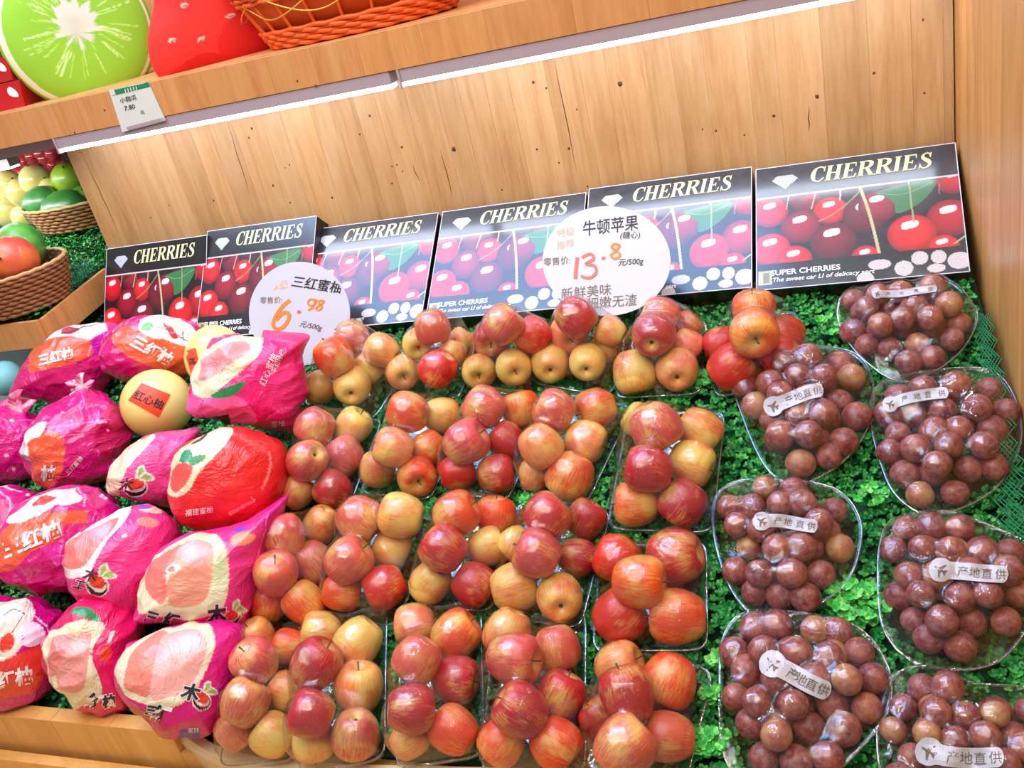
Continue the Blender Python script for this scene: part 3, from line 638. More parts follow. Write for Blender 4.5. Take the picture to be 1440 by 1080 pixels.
for i, (x0, up, sx, rx, rz, lab) in enumerate(spec):
    o = proto if i == 0 else clone(proto); boxes.append(o); o['label'] = lab
    o.rotation_euler = (math.atan2(BD[1], BD[0])+(math.radians(4) if i == 0 else 0), 0, math.radians(rz)); o.scale = (sx, 1, 1)
    p = bxp(x0, up*1.0, .0); o.location = tuple(p)
    if i < 2:      # these two stand more upright
        tx, ty, rx_, Yb = [(150, 350, 292, 1.655), (292, 325, 446, 1.645)][i]; r_ = ray(tx, ty); zb = B*Yb+C0+(.004, .034)[i]
        aa, b2, cc = r_[1]**2+r_[2]**2, -2*(r_[1]*Yb+r_[2]*zb), Yb**2+zb**2-BH**2; k = (-b2+math.sqrt(max(b2*b2-4*aa*cc, 0)))/(2*aa)
        tp = r_*k; o.location = (tp[0], Yb, zb); o.rotation_euler = (math.atan2(tp[2]-zb, tp[1]-Yb), 0, 0)
        o.scale = ((onY(rx_, ty-.13*(rx_-tx), tp[1])[0]-tp[0])/BW, 1, 1); print('BOX', i, math.degrees(o.rotation_euler[0]), tp, o.scale[0])
bpy.context.view_layer.update()

# ------------------------------------------------------------------ round price signs
def sign(cx, cy, rx, ry, Y, tilt, lab):
    """round card standing on edge in front of the boxes"""
    c = onY(cx, cy, Y); tl = math.radians(tilt); ey = np.array([0, math.sin(tl), math.cos(tl)]); n = np.array([0, -math.cos(tl), math.sin(tl)])
    K = 64; P = []
    for a in np.linspace(0, 2*math.pi, K, endpoint=False):
        p = onplane(cx+rx*math.cos(a), cy+ry*math.sin(a), c, n); P.append(p)
    v = P+[p-n*.0018 for p in P]; f = [tuple(range(K)), tuple(range(2*K-1, K-1, -1))]+[(i, K+i, K+(i+1) % K, (i+1) % K) for i in range(K)]
    o = mesh('round_sign', v, f, M['card'], None, False); tag(o, lab, 'sign', 'round handwritten price signs'); return o
s1 = sign(421, 441, 71, 73, 1.60, 28, 'round white card priced 6.98, partly behind a pink pomelo bag')
s2 = sign(853, 367, 90, 77, 1.585, 36, 'oval white card priced 13.8 leaning between two cherry cartons')
def write(s, txt, x, y, size, ang, m, bold=0, sh=0, sy=1):
    v, f = text2d(txt, bold, sh); decal('lettering', v, f, (x, y, size, ang), bvh_of(s), m, s, .001, sy)
def pen(s, pts, w, m):
    v, f = ribbon(pts, w, max(10, len(pts)*6)); decal('pen_stroke', [(x, -y) for x, y in v], f, (0, 0, 1, 0), bvh_of(s), m, s, .0012)
write(s1, '三红蜜柚', 446, 400, 18, 8, M['black_ink'], .012, .2); write(s1, 'A级', 394, 401, 13, -14, M['faint_ink'], .005, .2); write(s1, '零售价:', 381, 422, 10, -2, M['grey_ink'], 0, .1)
write(s1, '元/500g', 437, 459, 10, 12, M['black_ink'], 0, .3)
pen(s1, [(408, 422), (398, 430), (388, 444), (384, 457), (390, 463), (399, 459), (406, 448), (406, 441), (398, 440), (388, 450)], 5, M['orange_ink'])
pen(s1, [(418, 438), (420.5, 438.5), (421, 437)], 5, M['red_ink'])
pen(s1, [(444, 422), (436, 421), (433, 427), (439, 430), (445, 424), (444, 422), (440, 432), (433, 436)], 2.6, M['orange_ink'])
pen(s1, [(456, 423), (449, 423), (449, 428), (453, 431), (449, 436), (444, 434), (448, 430), (454, 426), (456, 423)], 2.6, M['orange_ink'])
write(s2, '牛顿苹果', 858, 317, 20, -7, M['black_ink'], .004, .15, 1.15); write(s2, '(糖心)', 886, 331, 11, -3, M['black_ink'], 0, .2); write(s2, '特级', 795, 326, 13, -8, M['faint_ink'], 0, .1); write(s2, '推荐', 795, 343, 13, -8, M['faint_ink'], 0, .1)
write(s2, '零售价:', 783, 367, 12, -5, M['grey_ink'], 0, .1); write(s2, '元/500g', 887, 369, 11, -4, M['black_ink'], .006, .2)
write(s2, '新鲜美味', 824, 410, 18, -6, M['grey_ink'], 0, .1); write(s2, '细嫩无渣', 860, 424, 18, -5, M['grey_ink'], 0, .1)
pen(s2, [(812, 362), (810, 378), (809, 392)], 5, M['red_ink']); pen(s2, [(818, 362), (830, 357), (835, 364), (824, 371), (836, 374), (838, 384), (828, 391), (817, 388)], 4, M['red_ink'])
pen(s2, [(846, 363), (849, 363), (850, 361)], 4, M['red_ink'])
pen(s2, [(872, 345), (864, 343), (860, 348), (867, 353), (872, 359), (865, 364), (859, 359), (866, 353), (872, 345)], 3.4, M['orange_ink'])

# ================================================================== APPLES
def revolve(prof, n=24):
    V = []; F = []
    for (r, z) in prof: V += [(r*math.cos(2*math.pi*k/n), r*math.sin(2*math.pi*k/n), z) for k in range(n)]
    return V, grid_faces(len(prof), n, True)
prof = [(.004, -.60), (.10, -.66), (.20, -.80), (.34, -.90), (.50, -.90), (.68, -.78), (.84, -.55), (.95, -.25), (1.0, .08), (.985, .36), (.90, .62), (.74, .81), (.54, .90), (.36, .88), (.20, .76), (.10, .62), (.004, .52)]
v, f = revolve(prof, 28); v = [(x*(1+.03*math.cos(5*math.atan2(y, x))*max(0, -z)), y*(1+.03*math.cos(5*math.atan2(y, x))*max(0, -z)), z) for x, y, z in v]
ap0 = mesh('apple', v, f, M['apple']); sv, sf = tube_data([(0, 0, .5), (.02, .01, .8), (.07, .02, 1.06)], [.035, .03, .045], 6); st0 = mesh('stem', sv, sf+[(12, 13, 14, 15, 16, 17)], M['stem'], ap0)
cv, cf = revolve([(.10, -.655), (.06, -.70), (.004, -.64)], 6); ca0 = mesh('calyx', cv, cf, M['stem'], ap0, False)
AC = {'R': ((178, 36, 40), 1.05, 'deep red'), 'P': ((204, 82, 70), .95, 'pinkish red'), 'O': ((222, 74, 30), .85, 'orange red'), 'o': ((222, 116, 78), .62, 'orange pink'), 'Y': ((222, 110, 60), .0, 'yellow'), 'y': ((214, 92, 58), .3, 'yellow blushed'), 'B': ((206, 34, 26), 1.15, 'bright red')}
ROWS = {'A': 'back row', 'B': 'second row', 'C': 'third row', 'D': 'front row'}
PK = {
'A1': [(495, 475, 25, 1, 'P'), (470, 502, 27, 1, 'O'), (448, 545, 24, 0, 'y'), (495, 543, 27, 0, 'Y', 'c'), (518, 516, 23, 0, 'y'), (537, 493, 23, 0, 'o')],
'A2': [(608, 460, 25, 1, 'P'), (589, 482, 23, 1, 'Y', 's'), (648, 481, 19, 0, 'o'), (636, 498, 20, 0, 'o'), (566, 522, 24, 0, 'o', 's'), (616, 518, 26, 0, 'B')],
'A3': [(707, 457, 27, 1, 'P'), (692, 475, 27, 1, 'R', 's'), (750, 472, 26, 0, 'B'), (674, 521, 24, 0, 'y', 's'), (722, 515, 26, 0, 'Y', 's'), (746, 497, 21, 0, 'R')],
'A4': [(809, 446, 28, 1, 'R'), (799, 469, 28, 1, 'o', 's'), (859, 466, 20, 0, 'o'), (849, 491, 20, 0, 'o'), (774, 512, 27, 0, 'Y', 'c'), (826, 510, 26, 0, 'Y', 'c')],
'A5': [(927, 445, 28, 1, 'P'), (919, 471, 31, 1, 'R', 'c'), (966, 460, 21, 0, 'P'), (966, 486, 23, 0, 'o'), (892, 523, 31, 0, 'y'), (952, 521, 30, 0, 'o', 'c')],
'A6': [(1060, 436, 30, 1, 'O'), (1060, 467, 34, 1, 'O', 's'), (1014, 484, 25, 0, 'B'), (1105, 470, 27, 0, 'B'), (1028, 517, 32, 0, 'B'), (1098, 500, 28, 0, 'B')],
'B1': [(443, 600, 28, 1, 'P'), (496, 600, 26, 0, 'Y'), (433, 647, 29, 1, 'P'), (485, 641, 27, 0, 'P'), (416, 691, 26, 0, 'o'), (468, 688, 27, 0, 'R')],
'B2': [(574, 580, 29, 1, 'O'), (621, 584, 25, 0, 'y'), (553, 630, 29, 1, 'o'), (603, 630, 25, 0, 'O'), (531, 660, 25, 0, 'o'), (586, 669, 28, 0, 'O', 's')],
'B3': [(681, 573, 30, 1, 'P'), (733, 576, 27, 0, 'O'), (655, 622, 31, 1, 'P'), (713, 620, 26, 0, 'R'), (643, 664, 26, 0, 'B'), (698, 666, 27, 0, 'R')],
'B4': [(780, 578, 30, 1, 'P'), (838, 575, 29, 0, 'O'), (760, 627, 31, 1, 'o'), (823, 620, 30, 0, 'o'), (752, 668, 23, 0, 'o'), (802, 669, 33, 0, 'O')],
'B5': [(900, 592, 25, 0, 'Y'), (922, 601, 36, 1, 'P'), (983, 605, 31, 0, 'y'), (912, 660, 34, 1, 'R'), (972, 651, 33, 0, 'y'), (894, 709, 32, 0, 'y'), (960, 707, 34, 0, 'R')],
'C1': [(397, 755, 32, 1, 'P'), (451, 737, 25, 0, 'O'), (388, 807, 32, 1, 'P'), (440, 790, 29, 0, 'P'), (377, 849, 27, 0, 'O'), (428, 848, 29, 0, 'O')],
'C2': [(506, 730, 33, 1, 'P'), (564, 725, 31, 0, 'Y'), (490, 788, 33, 1, 'P'), (550, 770, 29, 0, 'Y'), (481, 833, 27, 0, 'O'), (541, 825, 31, 0, 'B')],
'C3': [(641, 723, 32, 1, 'O'), (697, 725, 28, 0, 'O'), (624, 772, 33, 1, 'R'), (685, 769, 27, 0, 'y'), (606, 818, 29, 0, 'y'), (666, 821, 31, 0, 'R')],
'C4': [(769, 726, 33, 1, 'R'), (824, 730, 28, 0, 'R'), (755, 779, 35, 1, 'P'), (811, 783, 26, 0, 'R'), (723, 825, 34, 0, 'y'), (787, 841, 33, 0, 'y', 'c'), (726, 765, 25, 0, 'y')],
'C5': [(868, 786, 34, 0, 'B'), (950, 783, 40, 0, 'R'), (899, 818, 37, 1, 'O'), (871, 867, 38, 0, 'B'), (952, 867, 40, 0, 'O')],
'D1': [(360, 899, 29, 0, 'o'), (358, 930, 32, 1, 'P'), (407, 910, 25, 0, 'O'), (344, 988, 34, 1, 'P'), (402, 971, 28, 0, 'y'), (333, 1026, 30, 0, 'P'), (384, 1034, 31, 0, 'y')],
'D2': [(451, 888, 28, 0, 'y'), (504, 902, 33, 0, 'Y'), (444, 934, 35, 1, 'R'), (504, 967, 34, 0, 'o'), (437, 1004, 34, 1, 'R'), (500, 1032, 34, 0, 'P'), (441, 1040, 30, 0, 'y')],
'D3': [(583, 878, 29, 0, 'o'), (641, 892, 33, 0, 'O'), (587, 927, 34, 1, 'P'), (641, 955, 33, 0, 'R'), (578, 997, 35, 1, 'R'), (638, 1027, 34, 0, 'O'), (576, 1040, 27, 0, 'o')],
'D4': [(714, 890, 33, 0, 'o'), (783, 911, 33, 0, 'P'), (723, 926, 37, 1, 'P'), (788, 978, 33, 0, 'R'), (732, 999, 37, 1, 'R'), (781, 1045, 36, 0, 'O'), (706, 1043, 33, 0, 'O')],
'D5': [(871, 936, 33, 0, 'o'), (941, 957, 39, 0, 'O'), (882, 976, 39, 1, 'R'), (941, 1036, 35, 0, 'P'), (878, 1050, 42, 1, 'P'), (845, 1010, 24, 0, 'R')],
}
order = {'A': ['first', 'second', 'third', 'fourth', 'fifth', 'sixth'], 'B': ['first', 'second', 'third', 'fourth', 'fifth'], 'C': ['first', 'second', 'third', 'fourth', 'fifth'], 'D': ['first', 'second', 'third', 'fourth', 'fifth']}

def envelope(U, V_, sph, slope, rim_h):
    h = np.full(U.shape, -1.0)
    s = slope; q = math.sqrt(1+s*s)
    for (a, b_, c_, r) in sph:
        d = np.hypot(U-a, V_-b_); d0 = r*s/q
        hh = np.where(d < d0, c_+np.sqrt(np.maximum(r*r-np.minimum(d, d0)**2, 0)), c_+r/q-s*(d-d0)); h = np.maximum(h, hh)
    return np.maximum(h, rim_h)
def fruit_tray(outline, sph, lab, group, rim_h, wall_in=.86, nring=26, lip=.004, slope=1.5, film_noise=.0006, name='fruit_tray'):
    """outline: closed (u,v) polygon on the turf; sph: fruit as (u,v,n,r)"""
    Q = catmull(outline, 84); K = len(Q); c = Q.mean(0)
    def ringw(s, n): return b2w(np.c_[c+(Q-c)*s, np.full(K, n)])
    lev = [(wall_in-.04, .014), (wall_in, .016), (.965, rim_h-.003), (.985, rim_h), (1.0+.012, rim_h+.0006), (1.03, rim_h-.001), (1.034, rim_h-.004)]
    V = [b2w(np.r_[c, .014][None])[0]]; F = []
    for s, n in lev: V += list(ringw(s, n))
    F += [(0, 1+i, 1+(i+1) % K) for i in range(K)]
    for r in range(len(lev)-1): F += [(1+r*K+i, 1+(r+1)*K+i, 1+(r+1)*K+(i+1) % K, 1+r*K+(i+1) % K) for i in range(K)]
    t = mesh(name, V, F, M['tray'], None, True); tag(t, lab, 'fruit tray', group)
    mesh('tray_rim', *tube_data(b2w(np.c_[c+(Q-c)*1.02, np.full(K, rim_h)]), .0017, 6, True), M['rimp'], t)
    # film
    S_ = np.linspace(.04, 1.0, nring); U = np.stack([c[0]+(Q[:, 0]-c[0])*s for s in S_]); VV = np.stack([c[1]+(Q[:, 1]-c[1])*s for s in S_])
    H = envelope(U, VV, [(a, b_, n, r+.0022) for a, b_, n, r in sph], slope, rim_h+.001); H0 = H.copy()
    for _ in range(7):
        A = H.copy(); A[1:-1] = (H[:-2]+H[2:]+np.roll(H, 1, 1)[1:-1]+np.roll(H, -1, 1)[1:-1])/4; H = np.maximum(H0, A)
    ph_ = rng.uniform(0, 6, 6); wr = np.sin(U*130+VV*90+ph_[0])*np.sin(U*60-VV*150+ph_[1])+.6*np.sin(U*310+ph_[2]+3*np.sin(VV*70)); H[:-1] += film_noise*(wr[:-1]+1)
    H[-1] = rim_h+.001
    V = [b2w(np.r_[c, H[0].mean()][None])[0]]+list(b2w(np.stack([U.ravel(), VV.ravel(), H.ravel()], 1))); F = [(0, 1+i, 1+(i+1) % K) for i in range(K)]
    F += [tuple(1+k for k in q) for q in grid_faces(nring, K, True)]
    fl_ = mesh('plastic_film', V, F, M['film'], t, True)
    return t, fl_
def rrect(c, hx, hy, an, k=.022):
    ca, sa = math.cos(an), math.sin(an); P = []
    for sx, sy in ((1, 1), (-1, 1), (-1, -1), (1, -1)):
        pts = [(hx, hy-k), (hx-.25*k, hy-.25*k), (hx-k, hy)] if sx*sy > 0 else [(hx-k, hy), (hx-.25*k, hy-.25*k), (hx, hy-k)]
        for (x, y) in pts: P.append((x*sx, y*sy))
        if sx*sy > 0: P += []
    # add mid-side points so the spline stays straight
    out = []
    for i, p in enumerate(P):
        q = P[(i+1) % len(P)]; out.append(p)
        if math.hypot(q[0]-p[0], q[1]-p[1]) > k*1.6: out += [((2*p[0]+q[0])/3, (2*p[1]+q[1])/3), ((p[0]+2*q[0])/3, (p[1]+2*q[1])/3)]
    return [(c[0]+x*ca-y*sa, c[1]+x*sa+y*ca) for x, y in out]
used0 = False; allsph = {}
for key, lst in PK.items():
    pos = []
    for a in lst:
        x, y, rp, ly = a[:4]; r = .037
        for _ in range(12):
            h = .016+r+(.046 if ly else 0); p = bench(x, y, h); r = min(max(rp*(p@CF)/FPX, .028), .043)
        pos.append([p, r, rp])
    for _ in range(40):        # fruit may touch but not sink into one another
        for i in range(len(pos)):
            for j in range(i):
                pi, pj = pos[i], pos[j]; d = np.linalg.norm(pi[0]-pj[0]); need = .90*(pi[1]+pj[1])
                if d < need:
                    for q, other in ((pi, pj), (pj, pi)):
                        up = 1 if (uvn(q[0])[2] > uvn(other[0])[2]) else -1
                        stp = (need-d)*.35*up
                        dirv = q[0]/np.linalg.norm(q[0]); q[0] = q[0]-dirv*stp
                        lo = .014+q[1]; n = uvn(q[0])[2]
                        if n < lo: q[0] = q[0]*((O0@EN+lo)/(q[0]@EN))
    sph = [(*uvn(p), r) for p, r, _ in pos]; allsph[key] = sph
    # tightest rectangle round the fruit, over small turns
    best = None
    for an in np.radians(np.arange(-16, 17, 2)):
        ca, sa = math.cos(an), math.sin(an); A = np.array([[u*ca+v*sa, -u*sa+v*ca] for u, v, n, r in sph]); R3 = np.array([s[3] for s in sph])[:, None]*.93
        lo = (A-R3).min(0); hi = (A+R3).max(0); ar = np.prod(hi-lo)+.0006*abs(an)
        if best is None or ar < best[0]: best = (ar, an, (lo+hi)/2, (hi-lo)/2)
    _, an, cc, hh = best; c = np.array([cc[0]*math.cos(an)-cc[1]*math.sin(an), cc[0]*math.sin(an)+cc[1]*math.cos(an)])
    rn = f"{ROWS[key[0]]}, {order[key[0]][int(key[1])-1]} from the pomelos"
    fruit_tray(rrect(c, hh[0]-.001, hh[1]-.001, an), sph, f"clear film-wrapped tray of apples, {rn}", f"apple trays in the {ROWS[key[0]]}", .030)
    # labels from the place in the tray
    us = np.array([s[0]*math.cos(an)+s[1]*math.sin(an)-cc[0] for s in sph]); vs = np.array([-s[0]*math.sin(an)+s[1]*math.cos(an)-cc[1] for s in sph])
    names = []
    for i in range(len(lst)):
        side = 'left' if us[i] < 0 else 'right'; rowp = 'rear' if vs[i] > hh[1]*.33 else ('front' if vs[i] < -hh[1]*.33 else 'middle')
        names.append([rowp, side, lst[i][3]])
    seen = {}
    for i, nm in enumerate(names):
        b_ = f"{nm[0]} {nm[1]}"
        if any(j != i and names[j][0] == nm[0] and names[j][1] == nm[1] for j in range(len(names))): b_ = ('upper layer ' if nm[2] else 'lower layer ')+b_
        same = seen.setdefault(b_+AC[lst[i][4]][2], []); same.append(i)
        if len(same) > 1: b_ = 'innermost '+b_
        nm.append(b_)
    for i, a in enumerate(lst):
        p, r, rp = pos[i]
        if not used0: o = ap0; used0 = True
        else:
            o = ap0.copy(); COL.objects.link(o)
            for ch in ap0.children: c_ = ch.copy(); COL.objects.link(c_); c_.parent = o
        toc = Vector(-p/np.linalg.norm(p)); fl_ = a[5] if len(a) > 5 else None
        if fl_ == 's': ax = (toc+Vector((random.uniform(-.2, .2), -.1, -.45))).normalized()
        elif fl_ == 'c': ax = -(toc+Vector((random.uniform(-.2, .2), -.1, -.45))).normalized()
        else:
            ax = Vector((random.uniform(-1, 1), random.uniform(-.5, .5), random.uniform(-1, 1))); ax = (ax-ax.dot(toc)*toc*.75).normalized()
        q = ax.to_track_quat('Z', 'Y'); o.rotation_mode = 'QUATERNION'; o.rotation_quaternion = q; o.location = tuple(p)
        o.scale = (r*random.uniform(.98, 1.04), r*random.uniform(.98, 1.04), r*random.uniform(.98, 1.08))
        cc_, al, nm = AC[a[4]]; o.color = (*lin(np.clip(np.array(cc_)+rng.uniform(-10, 10, 3), 0, 255)), al+random.uniform(-.06, .06))
        tag(o, f"{nm} apple, {names[i][3]} of the {ROWS[key[0]]} tray {order[key[0]][int(key[1])-1]} from pomelos", 'apple', f"apples in the {ROWS[key[0]]} trays")

# ================================================================== PLUMS
v, f = revolve([(.004, -.93), (.25, -.95), (.55, -.82), (.82, -.55), (.97, -.2), (1, .1), (.93, .42), (.74, .72), (.48, .90), (.25, .95), (.10, .92), (.004, .84)], 18)
pl0 = mesh('plum', v, f, M['plum']); pu = False
TR = {
'T1': ([(1180, 440), (1200, 412), (1260, 402), (1330, 402), (1362, 430), (1372, 458), (1350, 500), (1310, 530), (1268, 543), (1225, 520), (1190, 480)], 'rearmost right plum tray', 22),
'T2': ([(1030, 530), (1055, 503), (1130, 495), (1200, 505), (1226, 545), (1222, 600), (1190, 650), (1140, 682), (1108, 684), (1078, 660), (1050, 600)], 'rearmost left plum tray', 24),
'T3': ([(1226, 590), (1240, 548), (1310, 530), (1390, 530), (1425, 570), (1432, 630), (1400, 690), (1345, 722), (1300, 728), (1260, 700), (1238, 650)], 'second right plum tray', 24),
'T4': ([(1006, 720), (1030, 688), (1090, 682), (1170, 694), (1205, 730), (1208, 775), (1185, 830), (1120, 868), (1070, 872), (1035, 840), (1012, 780)], 'middle left plum tray', 24),
'T5': ([(1240, 770), (1260, 738), (1330, 728), (1400, 752), (1450, 780), (1462, 830), (1440, 890), (1400, 935), (1340, 946), (1280, 932), (1245, 890), (1237, 830)], 'third right plum tray', 25),
'T6': ([(1020, 905), (1050, 870), (1130, 870), (1205, 890), (1245, 940), (1248, 1000), (1205, 1060), (1150, 1100), (1080, 1110), (1035, 1090), (1018, 1040), (1016, 960)], 'frontmost left plum tray', 27),
'T7': ([(1245, 990), (1262, 955), (1310, 945), (1370, 968), (1440, 975), (1480, 1010), (1490, 1070), (1450, 1130), (1380, 1150), (1290, 1140), (1245, 1100), (1236, 1040)], 'frontmost right plum tray', 25)}
STK = {'T1': [(1232, 413), (1262, 413), (1288, 409), (1318, 405)], 'T2': [(1085, 572), (1110, 562), (1135, 552), (1158, 547)], 'T3': [(1250, 569), (1275, 560), (1308, 554), (1334, 552)],
       'T4': [(1069, 733), (1095, 732), (1125, 737), (1150, 741)], 'T5': [(1320, 801), (1350, 803), (1385, 806), (1418, 808)], 'T6': [(1083, 932), (1108, 944), (1140, 962), (1168, 974)], 'T7': [(1303, 1056), (1335, 1064), (1375, 1066), (1412, 1064)]}
SR = {'T1': 7, 'T2': 14, 'T3': 11, 'T4': 13, 'T5': 17, 'T6': 19, 'T7': 20}
def inside(P, Q): return inpoly(np.array([P]), Q)[0]
for key, (outl, lab, rp) in TR.items():
    O = np.array([uvn(bench(x, y, .020))[:2] for x, y in outl]); Q = catmull(O, 80); c = Q.mean(0); zc = bench(*np.mean(outl, 0), .03)@CF; r0 = rp*zc/FPX*.83
    sph = []; Qi = c+(Q-c)*(1-.55*r0/np.linalg.norm(Q-c, axis=1).mean()*1.35)
    rowh = r0*1.70; y = Q[:, 1].min(); k = 0
    lo, hi = Q.min(0), Q.max(0)
    for layer, (shr, hn) in enumerate([(1-.6*r0/np.linalg.norm(Q-c, axis=1).mean(), .015+r0), (1-1.9*r0/np.linalg.norm(Q-c, axis=1).mean(), .015+r0*2.35)]):
        Ql = c+(Q-c)*shr; y = lo[1]+(0 if layer == 0 else rowh*.6); k = 0
        while y < hi[1]:
            x = lo[0]+(r0 if k % 2 else 0)+(0 if layer == 0 else r0*.9)
            while x < hi[0]:
                P = (x+random.uniform(-.3, .3)*r0, y+random.uniform(-.3, .3)*r0)
                if inside(P, Ql) and not (layer == 1 and random.random() < .12): sph.append((P[0], P[1], hn+random.uniform(-.1, .25)*r0*layer, r0*random.uniform(.90, 1.07)))
                x += 1.92*r0
            y += rowh; k += 1
    t, fl_ = fruit_tray([tuple(p) for p in O], sph, 'film-wrapped clear '+lab+' with an airplane sticker', 'trays of plums on the right', .034, wall_in=.82, slope=1.3, nring=30, film_noise=.0008)
    span = (Q.max(0)-Q.min(0))/6; zn = {}
    for i_, (a, b_, n, r) in enumerate(sph):
        z_ = (('rear' if b_-c[1] > span[1] else 'front' if b_-c[1] < -span[1] else 'middle'), ('left' if a-c[0] < -span[0] else 'right' if a-c[0] > span[0] else 'centre'), 'upper' if n > .015+r0*1.7 else 'lower')
        zn.setdefault(z_, []).append((math.hypot(a-c[0], b_-c[1]), i_))
    pw = {}
    for z_, l_ in zn.items():
        l_.sort(reverse=True); ws = {1: [''], 2: ['outer ', 'inner '], 3: ['outer ', 'middling ', 'inner '], 4: ['outermost ', 'outer ', 'inner ', 'innermost ']}.get(len(l_), ['outermost ', 'outer ', 'middling ', 'inner ', 'innermost ', 'very innermost ']+['central ']*6)
        for w_, (_, i_) in zip(ws, l_): pw[i_] = f"{w_}speckled plum in the {z_[2]} layer, {z_[0]} {z_[1]} of the {lab}"
    for i_, (a, b_, n, r) in enumerate(sph):
        if not pu: o = pl0; pu = True
        else: o = pl0.copy(); COL.objects.link(o)
        o.location = tuple(b2w(np.array([[a, b_, n]]))[0]); o.scale = (r, r, r*random.uniform(.93, 1.05)); o.rotation_euler = [random.uniform(0, 6.28) for _ in range(3)]
        al = random.choice([0, 0, 0, -.05, .05, .12, .3]) + random.uniform(-.05, .05); o.color = (1, 1, 1, al)
        tag(o, pw[i_], 'plum', 'plums in the '+lab)
    # white sticker with an airplane, lying on the film
    bpy.context.view_layer.update(); bv = bvh_of(fl_); P = catmull(STK[key], 30, False); K = 30; sr = SR[key]
    L_ = np.r_[0, np.cumsum(np.linalg.norm(np.diff(P, axis=0), axis=1))]; tot = L_[-1]
    hw = np.array([max(math.sqrt(max(sr**2-(l-sr*.2)**2, 0)) if l < sr*1.2 else 0, sr*.72*math.sqrt(max(0, 1-(max(0, l-(tot-sr*.5))/(sr*.5+.01))**2)) if l > sr*.2 else 0) for l in L_])
    t_ = np.gradient(P, axis=0); t_ /= np.linalg.norm(t_, axis=1)[:, None]; nn = np.c_[-t_[:, 1], t_[:, 0]]
    ext = [P[0]-t_[0]*sr*.8, P[0]-t_[0]*sr*.55, P[0]-t_[0]*sr*.3]; eh = [.25*sr, .72*sr, .92*sr]
    PP = np.array(ext+list(P)); HH = np.array(eh+list(hw)); NN = np.array([nn[0]]*3+list(nn)); V2 = []
    for w_ in (-1, -.5, 0, .5, 1): V2 += [tuple(p+n_*h_*w_) for p, n_, h_ in zip(PP, NN, HH)]
    st = decal('sticker', [(x, -y) for x, y in V2], grid_faces(5, len(PP)), (0, 0, 1, 0), bv, M['card'], t, .0022)
    if st is None: continue
    v3 = [tuple(q.co) for q in st.data.vertices]; bv2 = bvh_of(st)
    a0 = math.degrees(math.atan2(*(P[-1]-P[0])[::-1])); hx, hy = P[0]+t_[0]*sr*.12
    pl = [(0, .95), (.12, .75), (.13, .3), (.95, -.25), (.95, -.45), (.13, -.15), (.1, -.6), (.38, -.82), (.38, -.95), (0, -.84), (-.38, -.95), (-.38, -.82), (-.1, -.6), (-.13, -.15), (-.95, -.45), (-.95, -.25), (-.13, .3), (-.12, .75)]
    V = [(0, -.2)]+pl; decal('airplane_mark', V, [(0, 1+i, 1+(i+1) % 18) for i in range(18)], (hx, hy, sr*.62, a0-62), bv2, M['grey_ink'], st, .0006)
    for i, chh in enumerate('产地直供'):
        s_ = (sr*1.5+(i+.5)*(tot-sr*1.7)/4)/tot; q = P[int(min(s_, .99)*29)]; aa = math.degrees(math.atan2(*t_[int(min(s_, .99)*29)][::-1]))
        v, f = text2d(chh, 0); decal('lettering', v, f, (q[0], q[1], sr*.95, aa), bv2, M['grey_ink'], st, .0006)

# ================================================================== POMELOS
MG = (214, 16, 120); PK_ = (232, 32, 112); PL = (238, 86, 150); CRM = (232, 214, 176); FL = (236, 134, 122); FL2 = (234, 160, 160)
ORG = (238, 92, 56); WHT = (240, 228, 214); GRN = (40, 140, 84); LGR = (150, 190, 80); BLK = (44, 30, 36)
BG = {}
def bag(key, outl, cen, h, base, prims, mt, lab, depth=.85, wr=.005, seed=1, jag=True):
    c = bench(*cen, h); o = blob('bagged_pomelo', outl, c, depth, base, prims, M[mt], wr, 15, seed=seed, jag=jag); tag(o, lab, 'pomelo', 'bagged pomelos on the left')
    BG[key] = (o, bvh_of(o)); return o
def glyph(key, s, x, y, size, ang, white_under=False, m='black_ink', bold=.02, sh=.15, sy=1.0):
    o, bv = BG[key]
    if white_under:
        v, f = text2d(s, bold+.05, sh); decal('lettering_outline', v, f, (x, y, size, ang), bv, M['white_ink'], o, .0010, sy)
    v, f = text2d(s, bold, sh); decal('lettering', v, f, (x, y, size, ang), bv, M[m], o, .0018, sy)
def tomato(x, y, r, an=0):   # the little red fruit with white and black bowl and two leaves used as a printed emblem
    return [('e', x, y+r*.25, r*1.15, r*.95, an, WHT), ('e', x, y+r*.3, r*1.0, r*.8, an, BLK), ('e', x, y+r*.12, r*.92, r*.62, an, WHT), ('e', x, y-r*.12, r*.8, r*.55, an, (226, 60, 40)),
            ('p', [(x+r*.1, y-r*.6), (x+r*.1, y-r*1.5), (x+r*.7, y-r*1.9), (x+r*.85, y-r*1.1)], WHT), ('p', [(x+r*.25, y-r*.7), (x+r*.25, y-r*1.4), (x+r*.62, y-r*1.7), (x+r*.7, y-r*1.1)], LGR),
            ('p', [(x+r*.3, y-r*.6), (x+r*.9, y-r*1.25), (x+r*1.75, y-r*.6), (x+r*1.0, y-r*.35)], WHT), ('p', [(x+r*.5, y-r*.65), (x+r*.95, y-r*1.08), (x+r*1.5, y-r*.65), (x+r*1.0, y-r*.5)], LGR)]
def dots(pts, r, c): return [('e', x, y, r, r*.8, 20, c) for x, y in pts]
